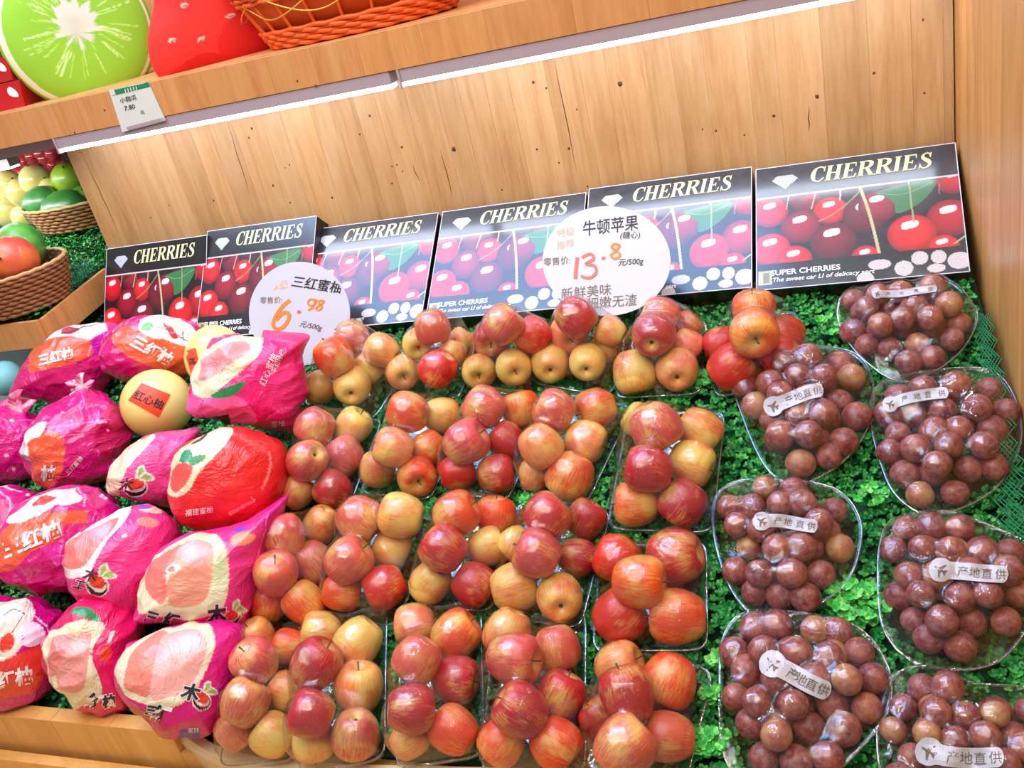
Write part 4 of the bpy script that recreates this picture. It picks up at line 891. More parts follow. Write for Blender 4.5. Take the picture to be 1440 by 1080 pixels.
# --- back pair in shiny magenta
bag('A', [(22, 552), (34, 525), (52, 492), (78, 468), (110, 455), (150, 450), (172, 462), (170, 500), (150, 540), (132, 568), (118, 580), (90, 574), (50, 562)], (98, 514), .085, (212, 10, 104),
    [('q', [(46, 500), (60, 480), (95, 473), (130, 474), (128, 500), (90, 515), (48, 524)], ORG), ('p', [(62, 482), (90, 462), (140, 452), (146, 464), (130, 478), (90, 474)], WHT), ('e', 100, 465, 12, 4, -15, (190, 50, 60)), ('l', [(88, 470), (108, 462), (128, 458)], 1.5, (90, 60, 80)), ('l', [(135, 465), (128, 480), (122, 500)], 2, (244, 170, 200)), ('q', [(124, 478), (155, 460), (172, 470), (160, 500), (130, 500)], (206, 20, 160))]+dots([(102, 548), (112, 555), (121, 540), (118, 562)], 3.5, WHT),
    'clearbag', 'shiny magenta bag leaning at the far left back, below wooden fascia', seed=2, wr=.006)
glyph('A', '三红柚', 78, 501, 17, -14, m='white_ink', bold=.03)
bag('B', [(140, 500), (158, 468), (190, 446), (230, 443), (268, 452), (292, 474), (286, 510), (270, 532), (240, 536), (200, 540), (170, 532), (148, 520)], (215, 492), .085, (214, 14, 110),
    [('p', [(162, 472), (190, 458), (240, 470), (268, 490), (276, 520), (262, 528), (225, 520), (180, 498)], ORG), ('p', [(196, 462), (206, 448), (245, 446), (272, 462), (278, 480), (262, 488), (232, 478), (215, 476)], WHT), ('p', [(230, 452), (244, 462), (250, 474), (240, 474)], (200, 50, 60)), ('l', [(222, 458), (244, 468), (268, 482)], 1.6, (150, 50, 80)), ('e', 208, 460, 9, 6, -20, (120, 180, 110)), ('l', [(256, 466), (258, 480)], 1.6, (60, 50, 60))],
    'clearbag', 'shiny magenta bag with orange print in front of the matt black carton', seed=3, wr=.006)
glyph('B', '三红柚', 214, 492, 21, 28, m='white_ink', bold=.035)
# --- bare yellow pomelos
def bare(cx, cy, rx, ry, h, lab, lbl, txt):
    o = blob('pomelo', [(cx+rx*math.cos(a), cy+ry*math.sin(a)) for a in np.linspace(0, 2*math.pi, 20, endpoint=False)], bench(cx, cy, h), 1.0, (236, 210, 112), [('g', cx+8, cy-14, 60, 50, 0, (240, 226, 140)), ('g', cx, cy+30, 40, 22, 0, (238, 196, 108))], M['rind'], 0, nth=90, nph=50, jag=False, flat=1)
    tag(o, lab, 'pomelo', 'bare yellow pomelos'); bv = bvh_of(o); q = np.array(lbl, float)
    g = [(tuple(q[0]*(1-a)*(1-b_)+q[1]*a*(1-b_)+q[2]*a*b_+q[3]*(1-a)*b_)) for b_ in np.linspace(0, 1, 7) for a in np.linspace(0, 1, 8)]
    st = decal('paper_label', [(x, -y) for x, y in g], grid_faces(7, 8), (0, 0, 1, 0), bv, M['label_red'], o, .0012)
    v, f = text2d(txt[0], .015, .1); decal('lettering', v, f, txt[1], bvh_of(st), M['black_ink'], st, .0008); return o
bare(221, 568, 49, 49, .08, 'bare yellow pomelo with a whole square orange-red label', [(199, 538), (240, 555), (223, 587), (180, 563)], ('红心柚', (209, 562, 15, 22)))
bare(303, 503, 42, 46, .075, 'bare yellow pomelo half hidden behind the upright pink bag', [(259, 494), (275, 489), (282, 520), (272, 538)], ('柚', (270, 508, 11, 70)))
# --- pink printed bags
bag('E', [(294, 490), (300, 474), (330, 470), (365, 476), (368, 466), (390, 466), (436, 470), (428, 486), (424, 500), (428, 530), (433, 548), (428, 575), (422, 600), (410, 610), (372, 602), (330, 596), (282, 590), (266, 578), (270, 552), (276, 520)], (350, 538), .15, (230, 24, 112),
    [('p', [(264, 560), (290, 550), (340, 560), (360, 590), (330, 604), (270, 596)], PL), ('p', [(276, 548), (276, 525), (286, 500), (310, 482), (345, 472), (368, 474), (364, 498), (345, 518), (320, 540), (300, 558), (284, 556)], (228, 214, 176)), ('p', [(282, 528), (292, 504), (318, 488), (346, 480), (352, 492), (330, 510), (306, 528), (290, 536)], (236, 150, 148)), ('g', 305, 512, 22, 12, -40, (226, 120, 120)),
     ('p', [(300, 556), (318, 546), (342, 537), (344, 542), (330, 555), (312, 559)], GRN), ('l', [(292, 562), (288, 569)], 1.6, (120, 30, 70)), ('q', [(277, 590), (322, 583), (328, 598), (284, 600)], (66, 30, 40)), ('e', 395, 520, 16, 40, 10, (240, 40, 122)), ('l', [(372, 590), (396, 574), (420, 576)], 1.4, (248, 90, 160))],
    'bag', 'bright pink bag standing upright in front of the 6.98 sign', seed=5, wr=.006, depth=.75)
glyph('E', '红心蜜柚', 377, 520, 12, -68, m='white_ink', bold=-.005); glyph('E', '平和特产', 391, 508, 9, -68, m='white_ink', bold=-.005); glyph('E', '●●●●', 301, 593, 6, -7, m='white_ink', bold=0); glyph('E', '蜜柚', 391, 596, 10, -8, m='white_ink', bold=-.01)
bag('F', [(38, 640), (42, 612), (62, 580), (90, 558), (118, 546), (148, 556), (170, 578), (182, 610), (178, 645), (158, 676), (120, 686), (80, 690), (52, 672)], (110, 618), .10, (216, 14, 116),
    [('p', [(48, 625), (58, 610), (78, 606), (92, 618), (94, 640), (88, 670), (70, 688), (50, 660)], ORG), ('p', [(40, 640), (44, 612), (58, 598), (70, 594), (64, 612), (50, 622), (50, 650)], WHT), ('l', [(112, 552), (130, 600), (136, 640)], 1.2, (236, 90, 170)), ('l', [(72, 600), (120, 595), (150, 590)], 1.6, (240, 110, 180)), ('e', 140, 596, 8, 4, 20, (246, 160, 205)), ('p', [(130, 600), (170, 600), (172, 640), (140, 640)], (196, 10, 84))]+dots([(100, 590), (88, 578), (158, 648), (148, 605)], 2.2, (240, 170, 210)),
    'clearbag', 'magenta bag with orange left side, left of the labelled yellow pomelo', seed=7, wr=.007)
glyph('F', '柚', 68, 665, 22, -5, m='white_ink', bold=.04); glyph('F', '三红蜜柚', 104, 655, 8, -48, m='white_ink', bold=0)
bag('G', [(-60, 600), (-30, 575), (10, 572), (35, 575), (58, 600), (64, 640), (52, 672), (20, 682), (-40, 682), (-66, 640)], (0, 628), .08, (218, 14, 124), [('l', [(20, 590), (44, 592), (46, 612)], 1.4, (240, 110, 190)), ('l', [(0, 600), (20, 608), (22, 625)], 1.2, (236, 90, 180))]+dots([(18, 660), (14, 590), (8, 640)], 3, (246, 190, 220)),
    'clearbag', 'plain magenta bag cut by the left picture edge, upper of two', seed=8, wr=.006)
bag('H', [(156, 672), (160, 655), (176, 632), (205, 612), (240, 604), (280, 600), (285, 640), (272, 690), (262, 716), (225, 712), (180, 706), (158, 694)], (218, 660), .09, (236, 64, 138),
    [('p', [(156, 685), (158, 656), (180, 628), (212, 612), (216, 618), (198, 640), (184, 658), (172, 690), (168, 712), (158, 700)], CRM), ('p', [(230, 690), (285, 640), (285, 716), (240, 716)], (222, 20, 90))]+tomato(194, 681, 14, 0),
    'bag', 'small pink bag with fruit emblem, under the labelled yellow pomelo', seed=9, wr=.005)
glyph('H', '木', 177, 682, 21, 0, m='black_ink', bold=.01)
bag('I', [(242, 672), (244, 648), (262, 622), (292, 608), (325, 600), (365, 606), (394, 622), (404, 650), (402, 690), (385, 720), (350, 738), (300, 746), (262, 738), (244, 706)], (324, 672), .12, (228, 30, 34),
    [('p', [(243, 680), (246, 650), (262, 626), (290, 606), (324, 604), (320, 622), (300, 646), (284, 665), (270, 690), (254, 698), (243, 692)], (234, 218, 178)), ('p', [(245, 670), (252, 656), (268, 652), (276, 660), (268, 680), (254, 692), (246, 686)], (232, 84, 74)), ('p', [(258, 650), (262, 636), (270, 634), (274, 645), (268, 652)], GRN), ('p', [(270, 648), (280, 642), (292, 642), (284, 652), (274, 656)], GRN), ('l', [(272, 624), (284, 618), (290, 612)], 4, (70, 50, 50)),
     ('l', [(374, 636), (377, 652), (372, 672), (366, 686)], 3.5, (250, 120, 110)), ('q', [(322, 718), (352, 702), (356, 706), (325, 722)], (250, 130, 120)), ('q', [(352, 700), (350, 696), (358, 702), (356, 706)], (250, 130, 120)), ('g', 330, 680, 22, 10, -10, (240, 60, 52))],
    'bag', 'red bag with cream fruit patch, the only red one', seed=10, wr=.003, jag=False)
glyph('I', '福建蜜柚', 280, 719, 10, -8, m='white_ink', bold=0)
bag('K', [(-70, 720), (-30, 690), (10, 682), (42, 690), (60, 715), (30, 790), (0, 840), (-60, 830)], (-6, 750), .07, (216, 18, 122), [('l', [(-10, 690), (6, 705), (8, 725), (-2, 745)], 2.2, (250, 170, 215)), ('l', [(-10, 684), (20, 692)], 3, WHT)]+dots([(28, 698), (33, 705)], 2.4, WHT),
    'clearbag', 'plain magenta bag cut by the left picture edge, lower of two', seed=11, wr=.006)
bag('J', [(0, 770), (10, 745), (24, 715), (52, 696), (84, 684), (120, 684), (150, 698), (164, 722), (160, 770), (140, 810), (105, 836), (60, 834), (20, 820), (0, 800)], (80, 762), .11, (214, 14, 118),
    [('q', [(0, 790), (6, 760), (22, 738), (60, 724), (116, 718), (116, 736), (88, 738), (82, 760), (50, 775), (30, 800), (0, 802)], ORG), ('p', [(18, 735), (36, 712), (66, 694), (98, 686), (86, 706), (60, 722), (30, 736)], WHT), ('p', [(45, 712), (62, 700), (76, 700), (60, 712)], (214, 70, 60)), ('p', [(74, 702), (86, 688), (104, 694), (106, 706), (92, 712), (78, 712)], (250, 216, 230)), ('l', [(98, 686), (110, 695), (111, 712)], 1.6, (252, 190, 225)), ('l', [(84, 738), (86, 760), (84, 790)], 1.4, (244, 120, 190)), ('l', [(60, 766), (84, 796)], 1.4, (244, 120, 190)), ('q', [(60, 770), (84, 762), (86, 796)], (226, 40, 160))]+dots([(134, 695), (140, 699), (28, 698)], 2.4, (250, 200, 225)),
    'clearbag', 'magenta bag with large orange band and white lettering, left middle', seed=12, wr=.007)
glyph('J', '三红柚', 44, 758, 30, -23, m='white_ink', bold=.03, sy=.9)
bag('L', [(97, 790), (100, 765), (118, 745), (150, 726), (172, 714), (200, 710), (232, 720), (248, 745), (250, 790), (240, 840), (215, 878), (170, 870), (130, 850), (106, 830), (100, 812)], (172, 790), .12, (236, 50, 128),
    [('p', [(98, 800), (100, 764), (125, 742), (172, 714), (178, 718), (168, 740), (150, 760), (138, 790), (132, 806), (110, 812), (100, 808)], (242, 226, 222)), ('p', [(98, 792), (102, 764), (128, 746), (160, 728), (160, 738), (142, 762), (128, 790), (115, 800)], (240, 120, 112)), ('g', 140, 745, 20, 12, -30, (240, 160, 176)), ('e', 204, 719, 16, 5, 5, (246, 190, 160)), ('e', 196, 715, 9, 3, 0, (120, 60, 190)), ('e', 200, 737, 14, 7, 10, (240, 130, 110)), ('e', 172, 756, 3.5, 2.5, 0, WHT), ('p', [(190, 820), (240, 800), (245, 860), (200, 870)], (226, 22, 92))]+tomato(143, 818, 14, 35),
    'bag', 'pink bag with fruit emblem, touching the large cream-printed bag', seed=13, wr=.005)
glyph('L', '木', 127, 808, 20, 15, m='black_ink', bold=.01); glyph('L', '工', 111, 822, 15, 15, True, bold=.02)
bag('M', [(200, 870), (202, 830), (210, 795), (230, 770), (265, 750), (300, 744), (340, 732), (366, 714), (398, 690), (394, 722), (378, 760), (368, 800), (358, 840), (352, 876), (330, 882), (280, 880), (235, 874), (212, 874)], (288, 812), .12, (232, 44, 130),
    [('p', [(365, 720), (400, 690), (390, 780), (362, 880), (345, 880), (360, 800)], (214, 20, 130)), ('p', [(204, 855), (206, 810), (222, 784), (258, 757), (293, 748), (308, 764), (318, 795), (318, 830), (308, 858), (270, 868), (225, 860)], (226, 214, 176)), ('p', [(210, 806), (224, 786), (254, 768), (258, 780), (242, 800), (238, 846), (222, 836), (212, 824)], (238, 116, 104)),
     ('p', [(256, 768), (292, 764), (298, 800), (290, 842), (262, 852), (243, 846), (242, 815)], (232, 150, 124)), ('g', 274, 778, 24, 22, 0, (226, 184, 190)), ('g', 306, 800, 12, 40, 0, (206, 214, 160)), ('e', 247, 801, 9, 6.5, -20, WHT), ('e', 245, 801, 4.5, 4, 0, (210, 90, 60)), ('e', 330, 747, 9, 4, -18, (110, 60, 190)), ('e', 334, 760, 17, 9, -12, (246, 150, 110)), ('l', [(366, 722), (362, 760), (352, 800)], 1.5, (250, 110, 180))]+tomato(326, 864, 12, -30),
    'bag', 'largest pink bag with cream and coral fruit, tail reaching up beside the red bag', seed=14, wr=.004)
glyph('M', '木', 304, 864, 27, -8, True, bold=.04); glyph('M', '红', 241, 872, 22, 10, True, bold=.04); glyph('M', '三', 213, 868, 18, 15, True, bold=.05)
bag('N', [(-60, 860), (-20, 842), (10, 840), (45, 843), (72, 860), (84, 890), (86, 930), (80, 965), (60, 985), (20, 994), (-40, 990), (-70, 930)], (10, 918), .08, (208, 14, 116),
    [('p', [(-60, 890), (-20, 850), (20, 846), (38, 856), (34, 880), (26, 910), (0, 936), (-60, 950)], (238, 226, 206)), ('p', [(20, 900), (24, 880), (40, 876), (54, 890), (50, 905), (34, 910)], (250, 214, 230)), ('e', 8, 905, 9, 13, 10, (226, 60, 40)), ('p', [(-60, 945), (0, 930), (40, 912), (60, 910), (58, 960), (30, 978), (-60, 990)], (232, 60, 50)), ('l', [(32, 864), (52, 878), (61, 895), (62, 912)], 2, (252, 190, 225)), ('l', [(24, 866), (12, 892)], 1, (90, 70, 80)), ('l', [(25, 895), (32, 915)], 1, (90, 70, 80)), ('l', [(0, 870), (10, 862), (24, 866)], 1, (90, 70, 80))],
    'clearbag', 'magenta bag with white and red print at the bottom left corner', seed=15, wr=.006)
glyph('N', '三红柚', 8, 956, 26, -12, m='white_ink', bold=.035)
bag('O', [(64, 905), (78, 880), (90, 855), (110, 842), (140, 838), (180, 850), (195, 880), (190, 940), (186, 1000), (150, 1002), (118, 992), (95, 975), (76, 945), (66, 925)], (130, 920), .085, (226, 18, 92),
    [('p', [(66, 905), (78, 888), (108, 876), (138, 876), (142, 884), (132, 905), (130, 925), (146, 960), (144, 985), (110, 990), (90, 970), (72, 930)], (230, 216, 178)), ('p', [(76, 908), (84, 896), (104, 894), (102, 910), (90, 940), (82, 950), (74, 930)], (236, 130, 124)), ('p', [(102, 900), (124, 890), (126, 930), (124, 965), (108, 974), (92, 960), (86, 945), (94, 925)], (234, 150, 140)), ('g', 112, 908, 14, 16, 0, (238, 190, 180)), ('p', [(96, 865), (112, 858), (130, 866), (134, 874), (114, 872)], GRN), ('p', [(150, 890), (156, 888), (152, 902), (148, 906)], WHT), ('e', 146, 920, 8, 10, 20, (236, 70, 40))],
    'bag', 'crumpled pink bag with cream fruit between the two front bags', seed=16, wr=.006)
glyph('O', '红', 134, 986, 24, 8, True, bold=.05); glyph('O', '柚', 153, 986, 18, -12, True, bold=.05)
bag('P', [(166, 940), (176, 918), (178, 908), (200, 898), (228, 886), (262, 874), (300, 872), (334, 880), (340, 905), (330, 960), (318, 1004), (300, 1030), (278, 1034), (240, 1033), (215, 1012), (188, 990), (172, 968)], (250, 956), .10, (216, 18, 124),
    [('p', [(168, 945), (176, 918), (205, 896), (240, 884), (264, 874), (286, 886), (293, 914), (284, 948), (272, 972), (250, 990), (215, 988), (186, 976), (176, 962)], (232, 220, 186)), ('p', [(184, 926), (196, 908), (222, 892), (232, 898), (222, 930), (216, 975), (196, 974), (182, 962)], (240, 134, 116)),
     ('p', [(222, 905), (236, 892), (262, 886), (282, 906), (280, 935), (266, 966), (240, 978), (217, 976)], (238, 168, 158)), ('g', 256, 908, 26, 22, 0, (234, 196, 202)), ('p', [(186, 990), (230, 1000), (250, 1034), (210, 1030)], (190, 10, 80)), ('q', [(260, 1022), (286, 1020), (288, 1034), (258, 1034)], (92, 50, 170))]+tomato(283, 980, 12, 40),
    'bag', 'pink bag at the front, overhanging the bench edge beside the apples', seed=17, wr=.004)
glyph('P', '木', 268, 973, 25, 12, True, bold=.04); glyph('P', '三', 212, 999, 15, 8, True, bold=.06); glyph('P', '红', 227, 1003, 24, 10, True, bold=.05); glyph('P', '蜜柚', 272, 1027, 8, -6, m='white_ink', bold=0)
# gathered tail of the left magenta bag, a crumpled rosette
def rosette(cx, cy, r, h, lab, parent):
    c = bench(cx, cy, h); V = [c]; n = 26; k = r*(c@CF)/FPX; F = []
    for ring in (1, 2):
        for i in range(n):
            a = 2*math.pi*i/n; q = k*ring/2*(1+.25*math.sin(a*5)); V.append(c+q*math.cos(a)*CR+q*math.sin(a)*CU-CF*k*.5*(ring-1)*math.sin(a*6.5+1)-CF*k*.3)
    F = [(0, 1+i, 1+(i+1) % n) for i in range(n)]+[(1+i, 1+n+i, 1+n+(i+1) % n, 1+(i+1) % n) for i in range(n)]
    cols = np.tile(lin((206, 20, 90)), (len(V), 1)); cols[rng.random(len(V)) < .3] = lin((246, 200, 220))
    return mesh('gathered_tie', V, F, M['clearbag'], parent, True, cols)
rosette(28, 574, 22, .12, '', BG['G'][0]); rosette(116, 543, 16, .17, '', BG['F'][0])

# ================================================================== TURF AND NET
def turf(name, n, sampler, lab, m, seed, size=(.0055, .0088)):
    r = np.random.default_rng(seed); UVN, base = sampler(n, r); n = len(UVN)
    K = 5; V = np.zeros((n, K, 6, 3)); a0 = r.uniform(0, 6.28, n); tilt = r.uniform(.15, .9, (n, K)); sz = r.uniform(*size, (n, K))
    for k in range(K):
        a = a0+2*math.pi*k/K+r.uniform(-.3, .3, n); t = tilt[:, k]; s = sz[:, k]
        d = np.stack([np.cos(a)*np.cos(t), np.sin(a)*np.cos(t), np.sin(t)], 1); w = np.stack([-np.sin(a), np.cos(a), np.zeros(n)], 1); up = np.cross(d, w)
        for j, (l, ww, fold) in enumerate([(0, 0, 0), (.35, .42, .12), (.8, .38, .1), (1.1, 0, 0), (.8, -.38, .1), (.35, -.42, .12)]):
            V[:, k, j] = UVN+(d*l+w*ww-up*fold)*s[:, None]
    V = V.reshape(-1, 3); V = base(V); b_ = np.arange(n*K)*6; F = np.stack([b_+i for i in range(6)], 1)
    F = np.concatenate([F[:, [0, 1, 2, 3]], F[:, [0, 3, 4, 5]]])
    me = bpy.data.meshes.new(name); me.vertices.add(len(V)); me.vertices.foreach_set('co', V.ravel()); me.loops.add(F.size); me.loops.foreach_set('vertex_index', F.ravel())
    me.polygons.add(len(F)); me.polygons.foreach_set('loop_start', np.arange(len(F))*4); me.polygons.foreach_set('loop_total', np.full(len(F), 4)); me.update(calc_edges=True); me.validate()
    me.materials.append(m); o = bpy.data.objects.new(name, me); COL.objects.link(o); tag(o, lab, 'turf', kind='stuff'); return o
def smp(n, r):
    u = r.uniform(-1.95, .20, n); v = r.uniform(vf+.005, vb+.13, n); y = v*math.cos(T); ok = (u < xr(y)-.012)
    tray = np.zeros(n, bool)
    for o in bpy.data.objects:
        if o.name.startswith('fruit_tray'):
            q = np.array([uvn(tuple(o.data.vertices[i].co))[:2] for i in range(1, 85)]); c = q.mean(0); tray |= inpoly(np.c_[u, v], c+(q-c)*1.10)
    hh = np.where(tray, .001, r.uniform(.002, .018, n)+.012*np.sin(u*23+np.sin(v*17)*2)*np.sin(v*29))
    ok &= ~(tray & (r.random(n) < .55)) & ~((u < -1.15) & (r.random(n) < .5))
    return np.stack([u, v, hh-.003], 1)[ok], (lambda V: b2w(V))
turf('artificial_turf', 34000, smp, 'bright green artificial leaf turf covering the display bench', M['leaf'], 3)
# longer bright sprigs between the plum trays and by the apples
def smp2(n, r):
    P = []
    for (px, py, rad, k) in [(1215, 850, 40, 70), (1190, 835, 30, 50), (1000, 1045, 26, 70), (1375, 640, 20, 30), (1010, 930, 14, 24), (1225, 700, 22, 24), (1000, 980, 14, 24), (745, 705, 10, 12), (1230, 960, 10, 12), (1170, 460, 18, 20), (985, 535, 20, 20)]:
        for _ in range(k):
            a = r.uniform(0, 6.28); q = rad*math.sqrt(r.random()); p = uvn(bench(px+q*math.cos(a), py+q*.7*math.sin(a), .02)); P.append([p[0], p[1], r.uniform(.012, .034)])
    return np.array(P), (lambda V: b2w(V))
turf('leaf_sprigs', 0, smp2, 'taller light green sprigs standing up between the plum trays', m_leaf('sprig_leaf', (40, 160, 60), (80, 200, 84), (150, 226, 120)), 5, (.006, .010))
# green net along the right edge
def net(name, quad, nx, ny, sag, lab, w=.0011):
    q = [np.array(p) for p in quad]; mb = MB()
    def P(a, b_): return q[0]*(1-a)*(1-b_)+q[1]*a*(1-b_)+q[2]*a*b_+q[3]*(1-a)*b_+EN*sag*math.sin(a*7+b_*9)
    for i in range(nx+ny):
        for sgn in (0, 1):
            pts = []
            for t in np.linspace(0, 1, 14):
                a = (i/nx)-t*ny/nx if sgn else (i-ny)/nx+t*ny/nx
                if 0 <= a <= 1: pts.append(P(a, t))
            if len(pts) > 1: mb.add(*tube_data(pts, w, 3))
    o = mb.build(name, M['net'], None); tag(o, lab, 'net', kind='stuff'); return o
net('green_net', [bench(1365, 440, .022), bench(1395, 440, .05), bench(1470, 760, .05), bench(1400, 760, .022)], 8, 44, .003, 'green plastic net lying along the side panel beside the plums')

# ================================================================== NEIGHBOURING BENCH (left, behind)
nb = empty('neighbour_bench', (-2.2, 1.9, -.62)); tag(nb, 'angled pine bench with green turf beyond the left end', 'bench')
def nbp(x, y, z): return np.array([x, y, z])
TS = .12
def nz(y): return -.575+TS*(y-1.59)
top = [(-3.4, 1.56), (-1.86, 1.59), (-1.855, 2.9), (-3.4, 2.9)]
W2(mesh('bench_top', [nbp(x, y, nz(y)-.012) for x, y in top]+[nbp(x, y, nz(y)-.03) for x, y in top], [(0, 1, 2, 3), (7, 6, 5, 4), (0, 4, 5, 1), (1, 5, 6, 2), (2, 6, 7, 3), (3, 7, 4, 0)], M['turf_base'], nb, False), nb)
def fas(a, b_, t=.012):
    (x0, y0), (x1, y1) = a, b_; d = np.array([x1-x0, y1-y0]); d /= np.linalg.norm(d); n = np.array([d[1], -d[0]])*t
    v = [(x0, y0, nz(y0)), (x1, y1, nz(y1)), (x1+n[0], y1+n[1], nz(y1)), (x0+n[0], y0+n[1], nz(y0))]; v += [(x, y, z-.068) for x, y, z in v]
    W2(mesh('fascia_board', v, [(0, 1, 2, 3), (7, 6, 5, 4), (0, 4, 5, 1), (1, 5, 6, 2), (2, 6, 7, 3), (3, 7, 4, 0)], M['shelf'], nb, False), nb)
fas((-3.4, 1.56), (-1.86, 1.59)); fas((-1.86, 1.59), (-1.858, 1.84))
W2(mesh('lower_panel', *boxv(-3.4, -1.90, 1.66, 1.70, -1.2, -.66), plain('pale_blue_panel', (176, 206, 214), .3), nb, False), nb)
def smp3(n, r):
    x = r.uniform(-2.6, -1.87, n); y = r.uniform(1.6, 2.4, n); return np.stack([x, y, nz(y)-.008+r.uniform(0, .02, n)], 1), (lambda V: V)
turf('neighbour_turf', 5200, smp3, 'green artificial turf on the neighbouring bench around the baskets', M['leaf'], 9, (.006, .010))
net('neighbour_net', [nbp(-1.885, 1.64, nz(1.64)+.022), nbp(-1.865, 1.64, nz(1.64)+.003), nbp(-1.865, 1.86, nz(1.86)+.003), nbp(-1.93, 1.86, nz(1.86)+.028)], 6, 20, .001, 'green net strip on the rim of the neighbouring bench', .0009)
M['wick_b'] = plain('brown_wicker', (150, 96, 54), .6); M['wick_l'] = plain('pale_wicker_rim', (196, 156, 100), .6)
def basket(cx, cy, z0, rx, ry, hh, lab, k=9):
    b_ = empty('wicker_basket', (cx, cy, z0)); tag(b_, lab, 'basket', 'brown wicker baskets on the neighbouring bench')
    for i in range(k):
        z = .006+(hh-.012)*i/(k-1); s = .82+.18*i/(k-1); mesh('wicker_strand', *tube_data(ring_pts(0, 0, z, rx*s, ry*s, 90, 28, i*math.pi, .0025), .0052, 6, True), M['wick_b'] if i < k-1 else M['wick_l'], b_)
    mb = MB()
    V = []
    for zz, s in ((.004, .78), (hh-.01, .95)): V += [(rx*s*math.cos(a), ry*s*math.sin(a), zz) for a in np.linspace(0, 2*math.pi, 48, endpoint=False)]
    mesh('basket_wall', V, grid_faces(2, 48, True)+[tuple(range(48))[::-1]], plain('dark_wicker', (92, 56, 32), .8), b_); return b_
M['fruit'] = {}
def ell(name, p, r, rot, c1, c2, lab, cat, grp, rough=.4):
    v, f = revolve([(.002, -1), (.3, -.95), (.62, -.78), (.88, -.45), (1, 0), (.9, .42), (.66, .74), (.33, .93), (.002, 1)], 20)
    key = (c1, c2)
    if key not in M['fruit']:
        m, nt, b = new_mat('fruit_skin'); tc = N(nt, 'ShaderNodeTexCoord'); n1 = noise_tex(nt, tc.outputs['Object'], 1.1, 2, .5); r_ = ramp(nt, [(.35, c1), (.65, c2)]); nt.links.new(n1.outputs[0], r_.inputs[0]); nt.links.new(r_.outputs[0], b.inputs['Base Color']); b.inputs['Roughness'].default_value = rough; b.inputs['Coat Weight'].default_value = .3; M['fruit'][key] = m
    o = mesh(name, v, f, M['fruit'][key], None); o.location = tuple(p); o.scale = r; o.rotation_euler = rot; tag(o, lab, cat, grp)
    s_ = mesh('stem', *tube_data([(0, 0, .97), (.02, 0, 1.08)], .05, 6), M['stem'], o); return o
def nbf(px, py, h):      # point above the neighbouring bench under a pixel
    r = ray(px, py); n = np.array([0, -TS, 1.]); return r*((np.array([0, 1.59, -.575+h])@n)/(r@n))
p1 = nbf(10, 430, .03); b1 = basket(p1[0]-.015, p1[1]+.06, nz(p1[1]+.06), .15, .13, .105, 'brown wicker basket with orange and green mangoes at the left edge', 10)
p2 = nbf(95, 318, .03); b2 = basket(p2[0], p2[1]+.10, nz(p2[1]+.1), .20, .14, .085, 'brown wicker basket holding dark green mangoes beside pine wall', 8)
G1, G2 = (60, 140, 50), (110, 176, 62)
def onray(px, py, ref): r = ray(px, py); return r*(ref[1]/r[1])
ell('mango', onray(18, 365, (0, p1[1]+.03)), (.062, .058, .068), (1.2, .5, .3), (232, 120, 52), (214, 80, 62), 'orange-red mango in the basket at the left edge', 'mango', 'mangoes')
ell('mango', onray(30, 345, (0, p1[1]+.12)), (.060, .055, .075), (1.0, 1.2, .3), (120, 186, 70), (70, 150, 60), 'light green mango behind the orange-red one', 'mango', 'mangoes')
q = p2[1]+.08
ell('mango', onray(60, 289, (0, q)), (.058, .055, .072), (.4, 1.1, .5), (66, 140, 60), (40, 110, 50), 'dark green mango at left in the rear basket', 'mango', 'mangoes')
ell('mango', onray(92, 296, (0, q-.03)), (.062, .058, .09), (.2, 1.4, .2), (50, 130, 50), (36, 104, 44), 'large dark green mango at the front of rear basket', 'mango', 'mangoes')
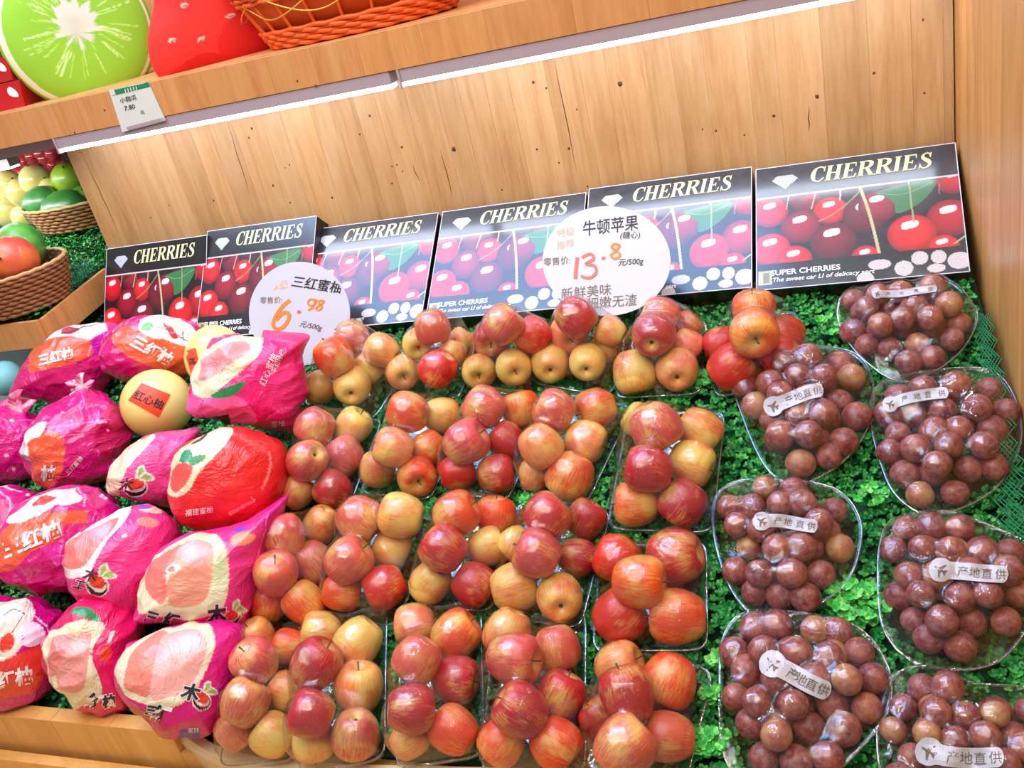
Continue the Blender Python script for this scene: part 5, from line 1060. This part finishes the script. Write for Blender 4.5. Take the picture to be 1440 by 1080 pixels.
ell('mango', onray(98, 254, (0, q+.07)), (.055, .052, .06), (.6, .4, .2), (150, 190, 40), (110, 160, 40), 'yellow-green mango on top beside the pine wall', 'mango', 'mangoes')
ell('mango', onray(125, 285, (0, q+.02)), (.055, .052, .06), (.6, .4, .2), (90, 140, 50), (60, 120, 44), 'green mango tucked against the pine wall edge', 'mango', 'mangoes')
for (px, py, rr, lab) in [(50, 254, .048, 'pale yellow wrapped pear behind the dark green mangoes'), (12, 260, .046, 'pale yellow wrapped pear at the picture edge, upper'), (28, 270, .044, 'whitish wrapped pear left of the mangoes'), (10, 298, .048, 'pale golden wrapped pear at the picture edge, lower'), (8, 278, .035, 'small wrapped pear between the two edge pears'), (34, 306, .04, 'yellow pear partly under the dark green mango'), (72, 268, .040, 'pale pear peeking over the large green mango')]:
    ell('pear', onray(px, py, (0, q+.05)), (rr, rr, rr*1.1), (.3, .2, 0), (226, 214, 150), (214, 200, 110), lab, 'pear', 'wrapped pears', .2)
rk = 0
for i, (px, py) in enumerate(sorted([(20, 232), (35, 226), (50, 232), (64, 222), (78, 232), (42, 240), (70, 242), (56, 246), (82, 246), (30, 243), (90, 236), (58, 214), (46, 218), (74, 214)])):
    ell('red_plum', onray(px, py, (0, q+.26)), (.027, .027, .028), (random.random()*3, 0, 0), (150, 40, 52), (184, 60, 66), f"dark red plum, {['first','second','third','fourth','fifth','sixth','seventh','eighth','ninth','tenth','eleventh','twelfth','thirteenth','last'][i]} from left in the heap behind the pears", 'plum', 'heap of dark red plums behind the pears', .15)
# support for the rear heap: a low crate
cr_ = onray(52, 262, (0, q+.26)); cb_ = box('fruit_crate', cr_[0]-.30, min(cr_[0]+.22, -1.87), q+.16, q+.40, nz(q+.3)-.02, cr_[2]-.01, plain('crate_board', (120, 84, 52), .7), None, .004); tag(cb_, 'low brown crate under the heap of dark red plums', 'crate')
# pale blue foam ball and tray at the far left of our bench
bb_ = bench(8, 532, .045); ell('foam_net_ball', bb_, (.045, .045, .045), (0, 0, 0), (120, 196, 196), (140, 206, 204), 'pale turquoise foam-wrapped fruit at the left edge beside magenta bag', 'fruit', None, .7)
